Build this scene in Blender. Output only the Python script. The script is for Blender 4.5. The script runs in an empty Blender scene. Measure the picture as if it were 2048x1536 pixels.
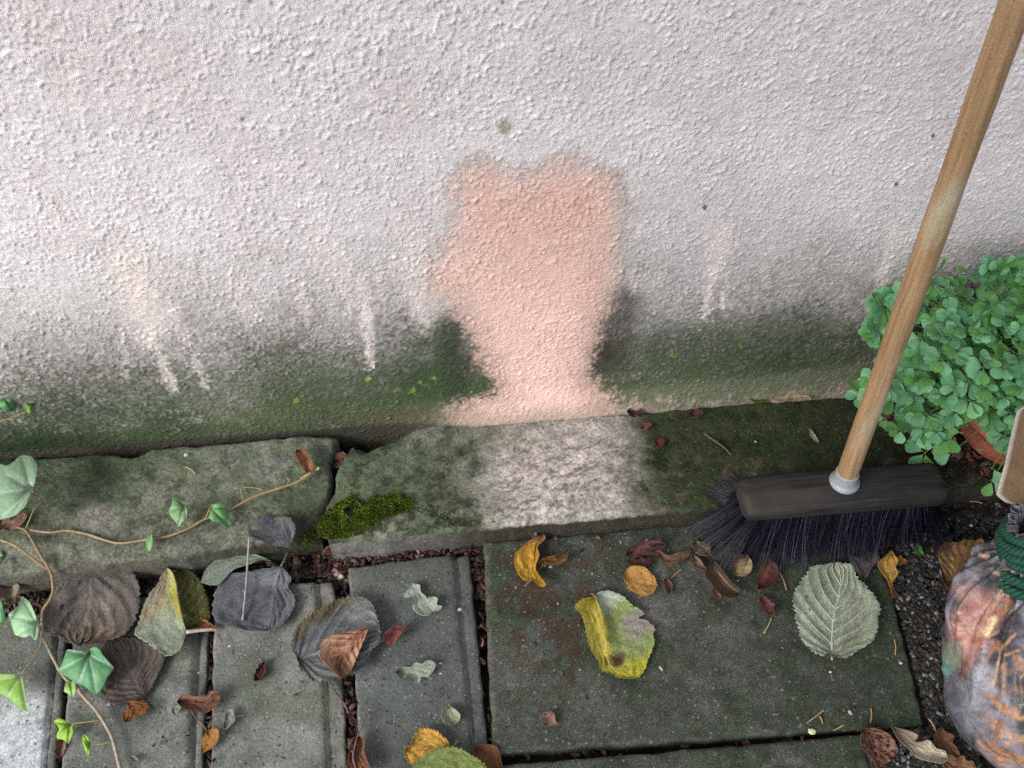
import bpy, math, random
import numpy as np

random.seed(7)
RNG = np.random.default_rng(7)
scene = bpy.context.scene
COL = scene.collection

# ------------------------------------------------------------------ camera
F = 1774.0                                   # focal length in photo pixels (photo 2048 wide)
_ed = np.array([-64, 1432, 1774.0]); _ed /= np.linalg.norm(_ed)
_ex = np.array([1, -.08, .1]); _ex -= _ex @ _ed * _ed; _ex /= np.linalg.norm(_ex)
_ez = -_ed
_ey = np.cross(_ez, _ex)
CM = np.stack([_ex, _ey, _ez])               # camera axes -> world (x along wall, y to wall, z up)
CAM = np.array([0.0, -0.7495, 1.06])

from mathutils import Matrix, Vector
cd = bpy.data.cameras.new('camera')
cam = bpy.data.objects.new('camera', cd)
COL.objects.link(cam)
R = np.stack([CM[:, 0], -CM[:, 1], -CM[:, 2]], axis=1)
mw = Matrix.Identity(4)
for i in range(3):
    for j in range(3):
        mw[i][j] = float(R[i, j])
    mw[i][3] = float(CAM[i])
cam.matrix_world = mw
cd.sensor_width = 36.0
cd.lens = 36.0 * F / 2048.0
cd.clip_start = 0.02
cd.clip_end = 200.0
scene.camera = cam

# ------------------------------------------------------------------ light
SUN_AZ = math.radians(-56)      # measured from straight out of the wall (-y) towards -x (left)
SUN_EL = math.radians(36)
sd = Vector((math.sin(SUN_AZ) * math.cos(SUN_EL), -math.cos(SUN_AZ) * math.cos(SUN_EL), math.sin(SUN_EL)))
world = bpy.data.worlds.new('World')
scene.world = world
world.use_nodes = True
wn = world.node_tree
bg = wn.nodes['Background']
sky = wn.nodes.new('ShaderNodeTexSky')
sky.sky_type = 'NISHITA'
sky.sun_disc = False
sky.sun_elevation = SUN_EL
sky.sun_rotation = math.atan2(sd.x, sd.y)
sky.air_density = 1.0
sky.dust_density = 1.5
sky.ozone_density = 1.0
hs = wn.nodes.new('ShaderNodeHueSaturation')      # thin high cloud: the blue is washed out
hs.inputs['Saturation'].default_value = 0.42
wn.links.new(sky.outputs[0], hs.inputs['Color'])
wn.links.new(hs.outputs[0], bg.inputs[0])
bg.inputs[1].default_value = 0.105
sl = bpy.data.lights.new('sun', 'SUN')
sl.energy = 1.8
sl.angle = math.radians(27)
sl.color = (1.0, 0.97, 0.93)
so = bpy.data.objects.new('sun', sl)
COL.objects.link(so)
so.rotation_euler = sd.to_track_quat('Z', 'Y').to_euler()
so.location = (-2, -2, 3)
scene.view_settings.view_transform = 'Standard'
scene.view_settings.look = 'None'
scene.view_settings.exposure = 1.2
scene.view_settings.gamma = 1.0
scene.render.engine = 'CYCLES'
scene.cycles.use_denoising = False     # a little grain, as in the phone photo

# ------------------------------------------------------------------ helpers
def ray(px, py):
    v = np.stack([(np.asarray(px, float) - 1024) / F, (np.asarray(py, float) - 768) / F, np.ones_like(np.asarray(px, float))], -1)
    return v @ CM.T

def onz(px, py, z):
    """where a sight line of the survey photo meets the level z (arrays allowed)"""
    r = ray(px, py)
    t = (np.asarray(z) - CAM[2]) / r[..., 2]
    return CAM + r * t[..., None]

def ony(px, py, y):
    r = ray(px, py)
    t = (np.asarray(y) - CAM[1]) / r[..., 1]
    return CAM + r * t[..., None]

def proj(P):
    v = (np.asarray(P) - CAM) @ CM
    return v[..., 0] / v[..., 2] * F + 1024, v[..., 1] / v[..., 2] * F + 768

def _h(ix, iy, seed):
    n = (ix.astype(np.int64) * 374761393 + iy.astype(np.int64) * 668265263 + seed * 974634777) & 0xffffffff
    n = ((n ^ (n >> 13)) * 1274126177) & 0xffffffff
    n = (n ^ (n >> 16)) & 0xffffffff
    return n / 4294967295.0

def vn(x, y, seed=0):
    """value noise 0..1"""
    x = np.asarray(x, float); y = np.asarray(y, float)
    x, y = np.broadcast_arrays(x, y)
    ix = np.floor(x); iy = np.floor(y)
    fx = x - ix; fy = y - iy
    fx = fx * fx * (3 - 2 * fx); fy = fy * fy * (3 - 2 * fy)
    a = _h(ix, iy, seed); b = _h(ix + 1, iy, seed); c = _h(ix, iy + 1, seed); d = _h(ix + 1, iy + 1, seed)
    return (a + (b - a) * fx) * (1 - fy) + (c + (d - c) * fx) * fy

def fbm(x, y, seed=0, o=4):
    s = 0; a = .5; tot = 0
    for i in range(o):
        s = s + a * vn(np.asarray(x) * 2 ** i + 17.3 * i, np.asarray(y) * 2 ** i - 9.1 * i, seed + i)
        tot += a; a *= .5
    return s / tot

def ss(a, b, x):
    t = np.clip((np.asarray(x, float) - a) / (b - a), 0, 1)
    return t * t * (3 - 2 * t)

def mix(a, b, m):
    a = np.asarray(a, float); b = np.asarray(b, float)
    m = np.asarray(m, float)[..., None]
    return a * (1 - m) + b * m

def sdf(x, y, poly):
    """signed distance to a polygon, negative inside"""
    p = np.asarray(poly, float)
    d = np.full(x.shape, 1e18); ins = np.zeros(x.shape, bool)
    for i in range(len(p)):
        a = p[i]; b = p[(i + 1) % len(p)]
        e = b - a; wx = x - a[0]; wy = y - a[1]
        t = np.clip((wx * e[0] + wy * e[1]) / (e @ e + 1e-12), 0, 1)
        d = np.minimum(d, (wx - e[0] * t) ** 2 + (wy - e[1] * t) ** 2)
        c = ((a[1] > y) != (b[1] > y)) & (x < (b[0] - a[0]) * (y - a[1]) / (b[1] - a[1] + 1e-12) + a[0])
        ins ^= c
    d = np.sqrt(d)
    return np.where(ins, -d, d)

def segd(x, y, a, b):
    e = np.array(b, float) - np.array(a, float)
    wx = x - a[0]; wy = y - a[1]
    t = np.clip((wx * e[0] + wy * e[1]) / (e @ e), 0, 1)
    return np.hypot(wx - e[0] * t, wy - e[1] * t), t

def resamp(pts, n):
    p = np.asarray(pts, float)
    d = np.r_[0, np.cumsum(np.linalg.norm(np.diff(p, axis=0), axis=1))]
    t = np.linspace(0, 1, n) if np.isscalar(n) else np.asarray(n)
    return np.stack([np.interp(t * d[-1], d, p[:, k]) for k in range(p.shape[1])], -1)

def smooth_line(pts, n):
    """Catmull-Rom through the points, n samples evenly spread"""
    p = np.asarray(pts, float)
    if len(p) < 3:
        return resamp(p, n)
    q = np.vstack([2 * p[0] - p[1], p, 2 * p[-1] - p[-2]])
    out = []
    t = np.linspace(0, 1, 9)[:-1][:, None]
    for i in range(1, len(q) - 2):
        a, b, c, d = q[i - 1], q[i], q[i + 1], q[i + 2]
        out.append(.5 * ((2 * b) + (-a + c) * t + (2 * a - 5 * b + 4 * c - d) * t ** 2 + (-a + 3 * b - 3 * c + d) * t ** 3))
    out.append(p[-1:])
    return resamp(np.vstack(out), n)

def grid_faces(nr, nc):
    i = np.arange(nr - 1)[:, None] * nc + np.arange(nc - 1)[None, :]
    return np.stack([i, i + 1, i + nc + 1, i + nc], -1).reshape(-1, 4)

def make_mesh(name, verts, quads=None, tris=None, col=None, attrs=None, smooth=True):
    verts = np.asarray(verts, np.float32).reshape(-1, 3)
    me = bpy.data.meshes.new(name)
    idx = []; tot = []
    if quads is not None and len(quads):
        q = np.asarray(quads, np.int32); idx.append(q.ravel()); tot.append(np.full(len(q), 4, np.int32))
    if tris is not None and len(tris):
        t = np.asarray(tris, np.int32); idx.append(t.ravel()); tot.append(np.full(len(t), 3, np.int32))
    idx = np.concatenate(idx); tot = np.concatenate(tot)
    me.vertices.add(len(verts)); me.vertices.foreach_set('co', verts.ravel())
    me.loops.add(len(idx)); me.loops.foreach_set('vertex_index', idx)
    me.polygons.add(len(tot))
    st = np.r_[0, np.cumsum(tot)[:-1]].astype(np.int32)
    me.polygons.foreach_set('loop_start', st)
    try:
        me.polygons.foreach_set('loop_total', tot)
    except Exception:
        pass
    me.polygons.foreach_set('use_smooth', np.full(len(tot), smooth, bool))
    if col is not None:
        c = np.asarray(col, np.float32)
        if c.ndim == 1:
            c = np.tile(c, (len(verts), 1))
        c = np.concatenate([np.clip(c.reshape(-1, 3), 0, 1), np.ones((len(verts), 1), np.float32)], 1)
        me.attributes.new('Col', 'FLOAT_COLOR', 'POINT').data.foreach_set('color', c.ravel().astype(np.float32))
    for k, v in (attrs or {}).items():
        me.attributes.new(k, 'FLOAT', 'POINT').data.foreach_set('value', np.asarray(v, np.float32).ravel())
    me.update(calc_edges=True)
    me.validate()
    return me

def world_loc(o):
    l = np.zeros(3)
    while o is not None:
        l += np.array(o.location[:]); o = o.parent
    return l

def obj(name, verts, quads=None, tris=None, mat=None, parent=None, origin=None, col=None, attrs=None, smooth=True):
    """ONE mesh object from world-space vertices"""
    verts = np.asarray(verts, float).reshape(-1, 3)
    if origin is None:
        origin = verts.mean(0); origin = np.array([origin[0], origin[1], verts[:, 2].min()])
    me = make_mesh(name, verts - origin, quads, tris, col, attrs, smooth)
    if mat:
        me.materials.append(mat)
    o = bpy.data.objects.new(name, me)
    COL.objects.link(o)
    if parent is not None:
        o.parent = parent
        o.location = tuple(np.asarray(origin) - world_loc(parent))
    else:
        o.location = tuple(origin)
    return o

def empty(name, loc):
    o = bpy.data.objects.new(name, None)
    o.empty_display_size = .02
    COL.objects.link(o); o.location = tuple(loc)
    return o

def tag(o, label=None, cat=None, group=None, kind=None):
    if label: o['label'] = label
    if cat: o['category'] = cat
    if group: o['group'] = group
    if kind: o['kind'] = kind
    return o

def tube(path, rad, sides=6, cap=True):
    p = np.asarray(path, float); n = len(p)
    rad = np.broadcast_to(np.asarray(rad, float), (n,))
    tan = np.gradient(p, axis=0); tan /= np.linalg.norm(tan, axis=1, keepdims=True) + 1e-12
    up = np.array([0.13, .21, .97])
    a = np.cross(tan, up); a /= np.linalg.norm(a, axis=1, keepdims=True) + 1e-12
    b = np.cross(tan, a)
    th = np.arange(sides) * 2 * np.pi / sides
    v = p[:, None] + rad[:, None, None] * (np.cos(th)[None, :, None] * a[:, None] + np.sin(th)[None, :, None] * b[:, None])
    i = np.arange(n - 1)[:, None] * sides; k = np.arange(sides)[None]
    k2 = (k + 1) % sides
    q = np.stack([i + k, i + k2, i + sides + k2, i + sides + k], -1).reshape(-1, 4)
    v = v.reshape(-1, 3)
    tr = np.zeros((0, 3), int)
    if cap:
        v = np.vstack([v, p[:1], p[-1:]])
        c0 = n * sides
        kk = np.arange(sides)
        tr = np.vstack([np.stack([(kk + 1) % sides, kk, np.full(sides, c0)], -1),
                        np.stack([(n - 1) * sides + kk, (n - 1) * sides + (kk + 1) % sides, np.full(sides, c0 + 1)], -1)])
    return v, q, tr

class Bag:
    """collects pieces into one mesh"""
    def __init__(s): s.v = []; s.q = []; s.t = []; s.c = []; s.n = 0
    def add(s, v, q=None, t=None, c=None):
        v = np.asarray(v, float).reshape(-1, 3)
        if q is not None and len(q): s.q.append(np.asarray(q) + s.n)
        if t is not None and len(t): s.t.append(np.asarray(t) + s.n)
        if c is not None:
            c = np.asarray(c, float)
            s.c.append(np.tile(c, (len(v), 1)) if c.ndim == 1 else c)
        s.v.append(v); s.n += len(v)
    def build(s, name, mat, parent=None, origin=None, smooth=True):
        return obj(name, np.vstack(s.v), np.vstack(s.q) if s.q else None, np.vstack(s.t) if s.t else None, mat, parent, origin,
                   np.vstack(s.c) if s.c else None, None, smooth)

# ------------------------------------------------------------------ materials
def new_mat(name):
    m = bpy.data.materials.new(name); m.use_nodes = True
    nt = m.node_tree
    return m, nt, nt.nodes['Principled BSDF']

def grain_mat(name, rough=.85, scales=((60, .25), (400, .35)), bump=(900, .0006), bump2=None, speck=None, spec=.3, rvar=0.0, pits=None, color=None):
    """surface colour (attribute Col or a plain colour) broken by noise grain, light specks, pits and bump"""
    m, nt, p = new_mat(name)
    N = nt.nodes.new; L = nt.links.new
    tc = N('ShaderNodeTexCoord')
    geo = N('ShaderNodeNewGeometry')
    pos = geo.outputs['Position']
    if color is None:
        at = N('ShaderNodeAttribute'); at.attribute_name = 'Col'
        c = at.outputs['Color']
    else:
        rgb = N('ShaderNodeRGB'); rgb.outputs[0].default_value = (*color, 1); c = rgb.outputs[0]
    for i, (s, k) in enumerate(scales):
        n = N('ShaderNodeTexNoise'); n.inputs['Scale'].default_value = s; n.inputs['Detail'].default_value = 3
        L(pos, n.inputs['Vector'])
        mr = N('ShaderNodeMapRange'); mr.inputs[1].default_value = .3; mr.inputs[2].default_value = .7
        mr.inputs[3].default_value = 1 - k; mr.inputs[4].default_value = 1 + k
        L(n.outputs['Fac'], mr.inputs[0])
        mx = N('ShaderNodeMix'); mx.data_type = 'RGBA'; mx.blend_type = 'MULTIPLY'; mx.inputs[0].default_value = 1
        cc = N('ShaderNodeCombineColor')
        for q in range(3): L(mr.outputs[0], cc.inputs[q])
        L(c, mx.inputs[6]); L(cc.outputs[0], mx.inputs[7])
        c = mx.outputs[2]
    for (sc, thr, colr, amt) in (speck or ()):
        v = N('ShaderNodeTexVoronoi'); v.inputs['Scale'].default_value = sc; L(pos, v.inputs['Vector'])
        wn_ = N('ShaderNodeTexWhiteNoise'); L(v.outputs['Color'], wn_.inputs['Vector'])
        g1 = N('ShaderNodeMath'); g1.operation = 'GREATER_THAN'; g1.inputs[1].default_value = thr; L(wn_.outputs['Value'], g1.inputs[0])
        g2 = N('ShaderNodeMath'); g2.operation = 'LESS_THAN'; g2.inputs[1].default_value = .38; L(v.outputs['Distance'], g2.inputs[0])
        mm = N('ShaderNodeMath'); mm.operation = 'MULTIPLY'; L(g1.outputs[0], mm.inputs[0]); L(g2.outputs[0], mm.inputs[1])
        m3 = N('ShaderNodeMath'); m3.operation = 'MULTIPLY'; m3.inputs[1].default_value = amt; L(mm.outputs[0], m3.inputs[0])
        mx = N('ShaderNodeMix'); mx.data_type = 'RGBA'; L(m3.outputs[0], mx.inputs[0]); L(c, mx.inputs[6]); mx.inputs[7].default_value = (*colr, 1)
        c = mx.outputs[2]
    L(c, p.inputs['Base Color'])
    p.inputs['Roughness'].default_value = rough
    p.inputs['Specular IOR Level'].default_value = spec
    h = None
    for (s, dist) in [b for b in (bump, bump2) if b]:
        n = N('ShaderNodeTexNoise'); n.inputs['Scale'].default_value = s; n.inputs['Detail'].default_value = 4
        L(pos, n.inputs['Vector'])
        b = N('ShaderNodeBump'); b.inputs['Strength'].default_value = 1; b.inputs['Distance'].default_value = dist
        L(n.outputs['Fac'], b.inputs['Height'])
        if h is not None: L(h, b.inputs['Normal'])
        h = b.outputs[0]
    if pits:
        s, thr, dist = pits
        v = N('ShaderNodeTexVoronoi'); v.inputs['Scale'].default_value = s; L(pos, v.inputs['Vector'])
        mr = N('ShaderNodeMapRange'); mr.inputs[1].default_value = 0; mr.inputs[2].default_value = thr; L(v.outputs['Distance'], mr.inputs[0])
        b = N('ShaderNodeBump'); b.inputs['Strength'].default_value = 1; b.inputs['Distance'].default_value = dist
        L(mr.outputs[0], b.inputs['Height'])
        if h is not None: L(h, b.inputs['Normal'])
        h = b.outputs[0]
    if h is not None: L(h, p.inputs['Normal'])
    return m

M_WALL = grain_mat('stucco', .5, ((35, .07), (350, .16)), (1100, .0009), None, None, .35)
M_KERB = grain_mat('kerb_stone', .9, ((45, .22), (260, .35)), (160, .0022), (900, .0008), ((420, .95, (.42, .40, .36), .3), (230, .93, (.03, .03, .022), .6)), .2)
M_PAVER = grain_mat('paver_concrete', .8, ((40, .14), (300, .28)), (420, .0008), (1300, .0005), ((360, .94, (.38, .38, .37), .5), (210, .935, (.028, .028, .026), .75), (700, .8, (.05, .05, .048), .45)), .35, pits=(170, .28, .0006))
M_SLAB = grain_mat('slab_concrete', .78, ((35, .25), (420, .5)), (480, .0016), (1500, .0007), ((560, .94, (.30, .31, .30), .5), (520, .80, (.02, .022, .018), .55), (230, .95, (.24, .235, .22), .55)), .4)
M_SOIL = grain_mat('soil', .95, ((60, .4), (500, .5)), (120, .006), (700, .002), None, .1, color=(.022, .018, .015))

# ------------------------------------------------------------------ ground
def box_faces():
    return np.array([[0, 3, 2, 1], [4, 5, 6, 7], [0, 1, 5, 4], [1, 2, 6, 5], [2, 3, 7, 6], [3, 0, 4, 7]])
def box_verts(x0, x1, y0, y1, z0, z1):
    return np.array([[x0, y0, z0], [x1, y0, z0], [x1, y1, z0], [x0, y1, z0], [x0, y0, z1], [x1, y0, z1], [x1, y1, z1], [x0, y1, z1]], float)

nx, ny = 220, 130
gx = np.linspace(-.9, 1.1, nx); gy = np.linspace(-.85, .0, ny)
X, Y = np.meshgrid(gx, gy)
Z = -.022 + .012 * (fbm(X * 40, Y * 40, 3) - .5) + .006 * (fbm(X * 150, Y * 150, 4) - .5)
Z = np.where(Y > -.20, Z + .004, Z)
# right of the slab the gravelly soil comes up almost to paving level
Z += .014 * ss(.5, .56, X) * ss(-.06, -.14, Y)
V = np.stack([X, Y, Z], -1).reshape(-1, 3)
Q = grid_faces(ny, nx)
b = Bag(); b.add(V, Q)
S = 30.0                                     # the same soil runs on far beyond the yard
b.add(np.array([[-S, -S, -.06], [S, -S, -.06], [S, S, -.06], [-S, S, -.06]]), np.array([[0, 1, 2, 3]]))
g = b.build('ground', M_SOIL, origin=np.zeros(3)); tag(g, kind='structure')

# ------------------------------------------------------------------ rendered wall
def yb(px):          # photo height of the wall's foot
    return np.interp(px, [-600, 0, 300, 670, 830, 1250, 1500, 1750, 2048, 2600], [955, 915, 890, 865, 850, 825, 800, 770, 745, 700])

x0, x1, z0, z1 = -.86, 1.06, -.05, .71
dx = .00138
nxw = int((x1 - x0) / dx); nzw = int((z1 - z0) / dx)
gx = np.linspace(x0, x1, nxw); gz = np.linspace(z0, z1, nzw)
X, Zw = np.meshgrid(gx, gz)
H = np.zeros_like(X)
ns = 112000
cx = RNG.uniform(x0, x1, ns); cz = RNG.uniform(z0, z1, ns)
wd = RNG.lognormal(math.log(.00090), .24, ns); ln = wd * (1 + RNG.gamma(1.1, .55, ns)); ang = np.radians(RNG.normal(62, 40, ns)); hh = wd * RNG.uniform(.3, 1.45, ns)
hw = 5
ox = np.arange(-hw, hw + 1) * dx
OX, OZ = np.meshgrid(ox, ox)
for k in range(ns):
    i = int((cx[k] - x0) / dx); j = int((cz[k] - z0) / dx)
    if i < hw or j < hw or i >= nxw - hw or j >= nzw - hw: continue
    c, s = math.cos(ang[k]), math.sin(ang[k])
    u = (OX * c + OZ * s) / ln[k]; w = (-OX * s + OZ * c + .0009 * np.sin(u * 1.7 + k)) / wd[k]
    h = hh[k] * np.exp(-(u ** 2) ** 1.4 - (w ** 2) ** 1.3)
    sl_ = H[j - hw:j + hw + 1, i - hw:i + hw + 1]
    np.maximum(sl_, h, out=sl_)
PX, PY = proj(np.stack([X, np.zeros_like(X), Zw], -1))
# relief is flatter where rubbed low down
amp = (.75 + .5 * fbm(X * 9, Zw * 9, 21)) * (.5 + .5 * ss(.28, .42, fbm(X * 24, Zw * 24, 22, 3)))
H = H * amp + .0006 * fbm(X * 90, Zw * 90, 5, 3) + .0025 * (fbm(X * 5, Zw * 5, 8, 2) - .5) + .0006 * fbm(X * 330, Zw * 330, 15, 2)
dfoot = (yb(PX) - PY)                        # px above the foot
fil = ss(760, 1000, PX)                      # mortar fillet at the foot, on the right only
H += fil * .013 * np.clip(1 - dfoot / 62, 0, 2) ** 2
H -= (1 - fil) * .006 * ss(40, -10, dfoot)

n1 = fbm(X * 12, Zw * 12, 30); n2 = fbm(X * 60, Zw * 60, 31); n3 = fbm(X * 260, Zw * 260, 32, 3); n4 = fbm(X * 26, Zw * 13, 35)
jit = (n1 - .5) * 150 + (n2 - .5) * 75 + (n3 - .5) * 70
crest = np.clip(H / .002, 0, 1)
c = mix((.77, .715, .72), (.72, .655, .655), ss(.3, .75, n1))
c = mix(c, (.66, .585, .575), .3 * ss(.5, .8, n4))
kx = [-400, 0, 200, 400, 600, 800, 900, 1220, 1300, 1400, 1550, 1700, 1800, 2048, 2500]
t0 = np.interp(PX, kx, [640, 610, 600, 590, 560, 560, 560, 470, 460, 460, 465, 470, 470, 450, 440])
t1 = np.interp(PX, kx, [800, 760, 735, 705, 680, 665, 650, 650, 640, 630, 620, 630, 630, 620, 600])
g0 = np.interp(PX, kx, [770, 750, 730, 690, 670, 670, 660, 640, 625, 615, 615, 620, 620, 620, 600])
g1 = np.interp(PX, kx, [880, 850, 850, 800, 770, 750, 730, 750, 715, 700, 700, 700, 700, 700, 690])
PYj = PY + jit * .62
d1 = np.clip((PYj - t0 + 150) / (t1 - t0 + 185), 0, 1) ** 1.2 * (.86 + .28 * (n3 - .5) * 2)
d1 = np.clip(d1, 0, 1)
d2 = np.clip((PYj - g0 + 10) / (g1 - g0 + 40), 0, 1) * ss(.22, .55, n3 * .5 + n2 * .5 + .12)
c = mix(c, (.36, .335, .305), d1 * .5)
c = mix(c, (.150, .143, .120), np.clip(d1 * d1 * 1.0, 0, .93) * (.80 + .2 * n2))
c = mix(c, mix((.085, .115, .05), (.042, .076, .026), ss(.35, .7, n1)), d2 * .9)
# darkest algae at far left foot and beside the scrubbed patch
c = mix(c, (.022, .040, .016), ss(430, -20, PX) * ss(785, 870, PYj) * .9)
for (ax, ay, bx, by, w, colr, k) in [
        (898, 655, 912, 775, 30, (.032, .050, .022), .75), (935, 720, 980, 745, 18, (.06, .06, .035), .6),
        (1243, 600, 1222, 705, 40, (.048, .040, .026), .7), (1205, 705, 1190, 740, 20, (.05, .04, .03), .7),
        (1330, 700, 1700, 690, 55, (.030, .055, .020), .55), (560, 790, 860, 770, 50, (.052, .085, .034), .5)]:
    d, t = segd(PX, PY, (ax, ay), (bx, by))
    c = mix(c, colr, k * ss(w * 1.5, w * .3, d + (n2 - .5) * 40 + (n3 - .5) * 26))
c *= (1 - .25 * d1[..., None] * (1 - crest[..., None]))          # grime sits between the grains
# rubbed crests stay paler in the grimy belt
c = mix(c, (.42, .37, .33), np.clip(d1 * (1 - d2 * .75), 0, 1) * ss(.55, 1, crest) * .45)
# pale run-off streaks
for (ax, ay, bx, by, w, k) in [(255, 520, 300, 650, 44, .75), (290, 640, 345, 775, 11, .8), (245, 660, 250, 755, 8, .4), (345, 610, 375, 700, 10, .5), (375, 670, 410, 775, 7, .6),
                               (725, 560, 738, 640, 15, .75), (735, 620, 742, 735, 8, .95), (690, 560, 700, 620, 9, .5), (800, 520, 840, 640, 22, .6), (760, 540, 770, 600, 9, .5),
                               (600, 560, 612, 640, 13, .4), (1440, 470, 1428, 540, 24, .8), (1428, 540, 1408, 628, 9, .9), (1460, 545, 1440, 610, 6, .55), (1790, 470, 1765, 560, 18, .7), (1765, 560, 1735, 622, 7, .7), (1260, 545, 1268, 580, 10, .5),
                               (840, 480, 860, 600, 40, .7), (480, 560, 500, 620, 30, .3), (650, 490, 690, 560, 40, .3)]:
    d, t = segd(PX, PY, (ax, ay), (bx, by))
    m = min(1, k * 1.2) * ss(w * 1.5, w * .2, d + (n3 - .5) * 24 + (n2 - .5) * 16) * (.45 + .55 * ss(.1, .8, crest))
    c = mix(c, (.80, .70, .66), np.minimum(1, m * 1.25))
# scrubbed patch: the render's own salmon colour comes through
clean = [(872, 838), (890, 815), (950, 793), (992, 780), (972, 742), (945, 702), (932, 662), (903, 622), (868, 592), (850, 562), (868, 510), (898, 455), (900, 400), (900, 352),
         (930, 320), (968, 316), (1002, 322), (1026, 344), (1062, 336), (1100, 320), (1150, 310), (1205, 320), (1240, 352), (1256, 400), (1252, 460), (1246, 505), (1252, 560),
         (1222, 618), (1203, 662), (1192, 700), (1186, 742), (1205, 780), (1262, 800), (1440, 792), (1640, 770), (1760, 742), (1765, 800), (1400, 845), (1000, 880), (872, 880)]
dd = sdf(PX, PY, clean) + (n2 - .5) * 34 + (n3 - .5) * 40
cm = ss(15, -14, dd)
soft = ss(26, -75, dd)
salmon = mix((.76, .49, .405), (.80, .54, .465), ss(.3, .7, n1))
salmon = mix(salmon, (.88, .59, .51), ss(480, 640, PY) * ss(70, 10, np.abs(PX - 1060) - 60))
salmon = mix(salmon, (.73, .49, .425), ss(430, 320, PY) * .8)
salmon = mix(salmon, (.58, .40, .35), ss(-30, -8, dd) * ss(560, 430, PY) * .55)              # still damp along the top
salmon = mix(salmon, (.47, .40, .35), ss(1195, 1262, PX) * ss(760, 600, PY) * .7)
salmon = mix(salmon, (.23, .19, .135), ss(1240, 1420, PX) * (.75 + .25 * n2))
salmon = mix(salmon, (.10, .095, .05), ss(1250, 1350, PX) * ss(.45, .6, n2) * .7)
salmon = mix(salmon, (.34, .27, .22), ss(40, 4, dfoot) * .7)
c = mix(c, salmon, cm * (.45 + .55 * soft))
c = mix(c, (.40, .345, .30), ss(20, 2, np.abs(dd + 2)) * ss(620, 560, PY) * .35)
# the strip left of it, brownish
c = mix(c, (.135, .115, .075), ss(620, 780, PX) * ss(960, 850, PX) * ss(48, 14, dfoot) * .7)
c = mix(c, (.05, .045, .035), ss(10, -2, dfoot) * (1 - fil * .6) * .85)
for (qx, qy, r, colr) in [(485, 238, 7, (.16, .15, .09)), (1410, 414, 7, (.09, .07, .06)), (1792, 367, 6, (.08, .065, .06)), (1865, 272, 6, (.07, .06, .06)), (772, 450, 6, (.28, .27, .15)),
                          (1010, 253, 18, (.36, .30, .22)), (592, 800, 8, (.24, .30, .06)), (735, 757, 9, (.24, .32, .07)), (826, 781, 7, (.22, .30, .07)), (840, 765, 6, (.26, .32, .08)), (868, 757, 5, (.25, .30, .08)),
                          (412, 118, 4, (.22, .16, .13)), (1006, 4, 5, (.1, .1, .1)), (1345, 708, 9, (.16, .22, .05)), (1480, 690, 8, (.13, .20, .05))]:
    d = np.hypot(PX - qx, PY - qy) + (n3 - .5) * 8
    c = mix(c, colr, ss(r, r * .5, d) * .85)
V = np.stack([X, -H, Zw], -1).reshape(-1, 3)
b = Bag()
b.add(V, grid_faces(nzw, nxw), None, c.reshape(-1, 3))
b.add(box_verts(-2.6, 2.6, .022, .30, -.25, 2.5), box_faces(), None, np.array((.58, .54, .52)))
wall = b.build('house_wall', M_WALL, origin=np.array([0, 0, -.05]))
tag(wall, 'pale pinkish stucco house wall with green algae along its foot and a scrubbed salmon patch', 'wall')

# ------------------------------------------------------------------ stones
def spread(n, edge, L):
    e = edge / max(L, 1e-6)
    base = np.linspace(0, 1, n)
    ex_ = np.array([.08, .25, .5, .8, 1.2]) * e
    return np.unique(np.round(np.r_[base, ex_, 1 - ex_], 6))

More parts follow.
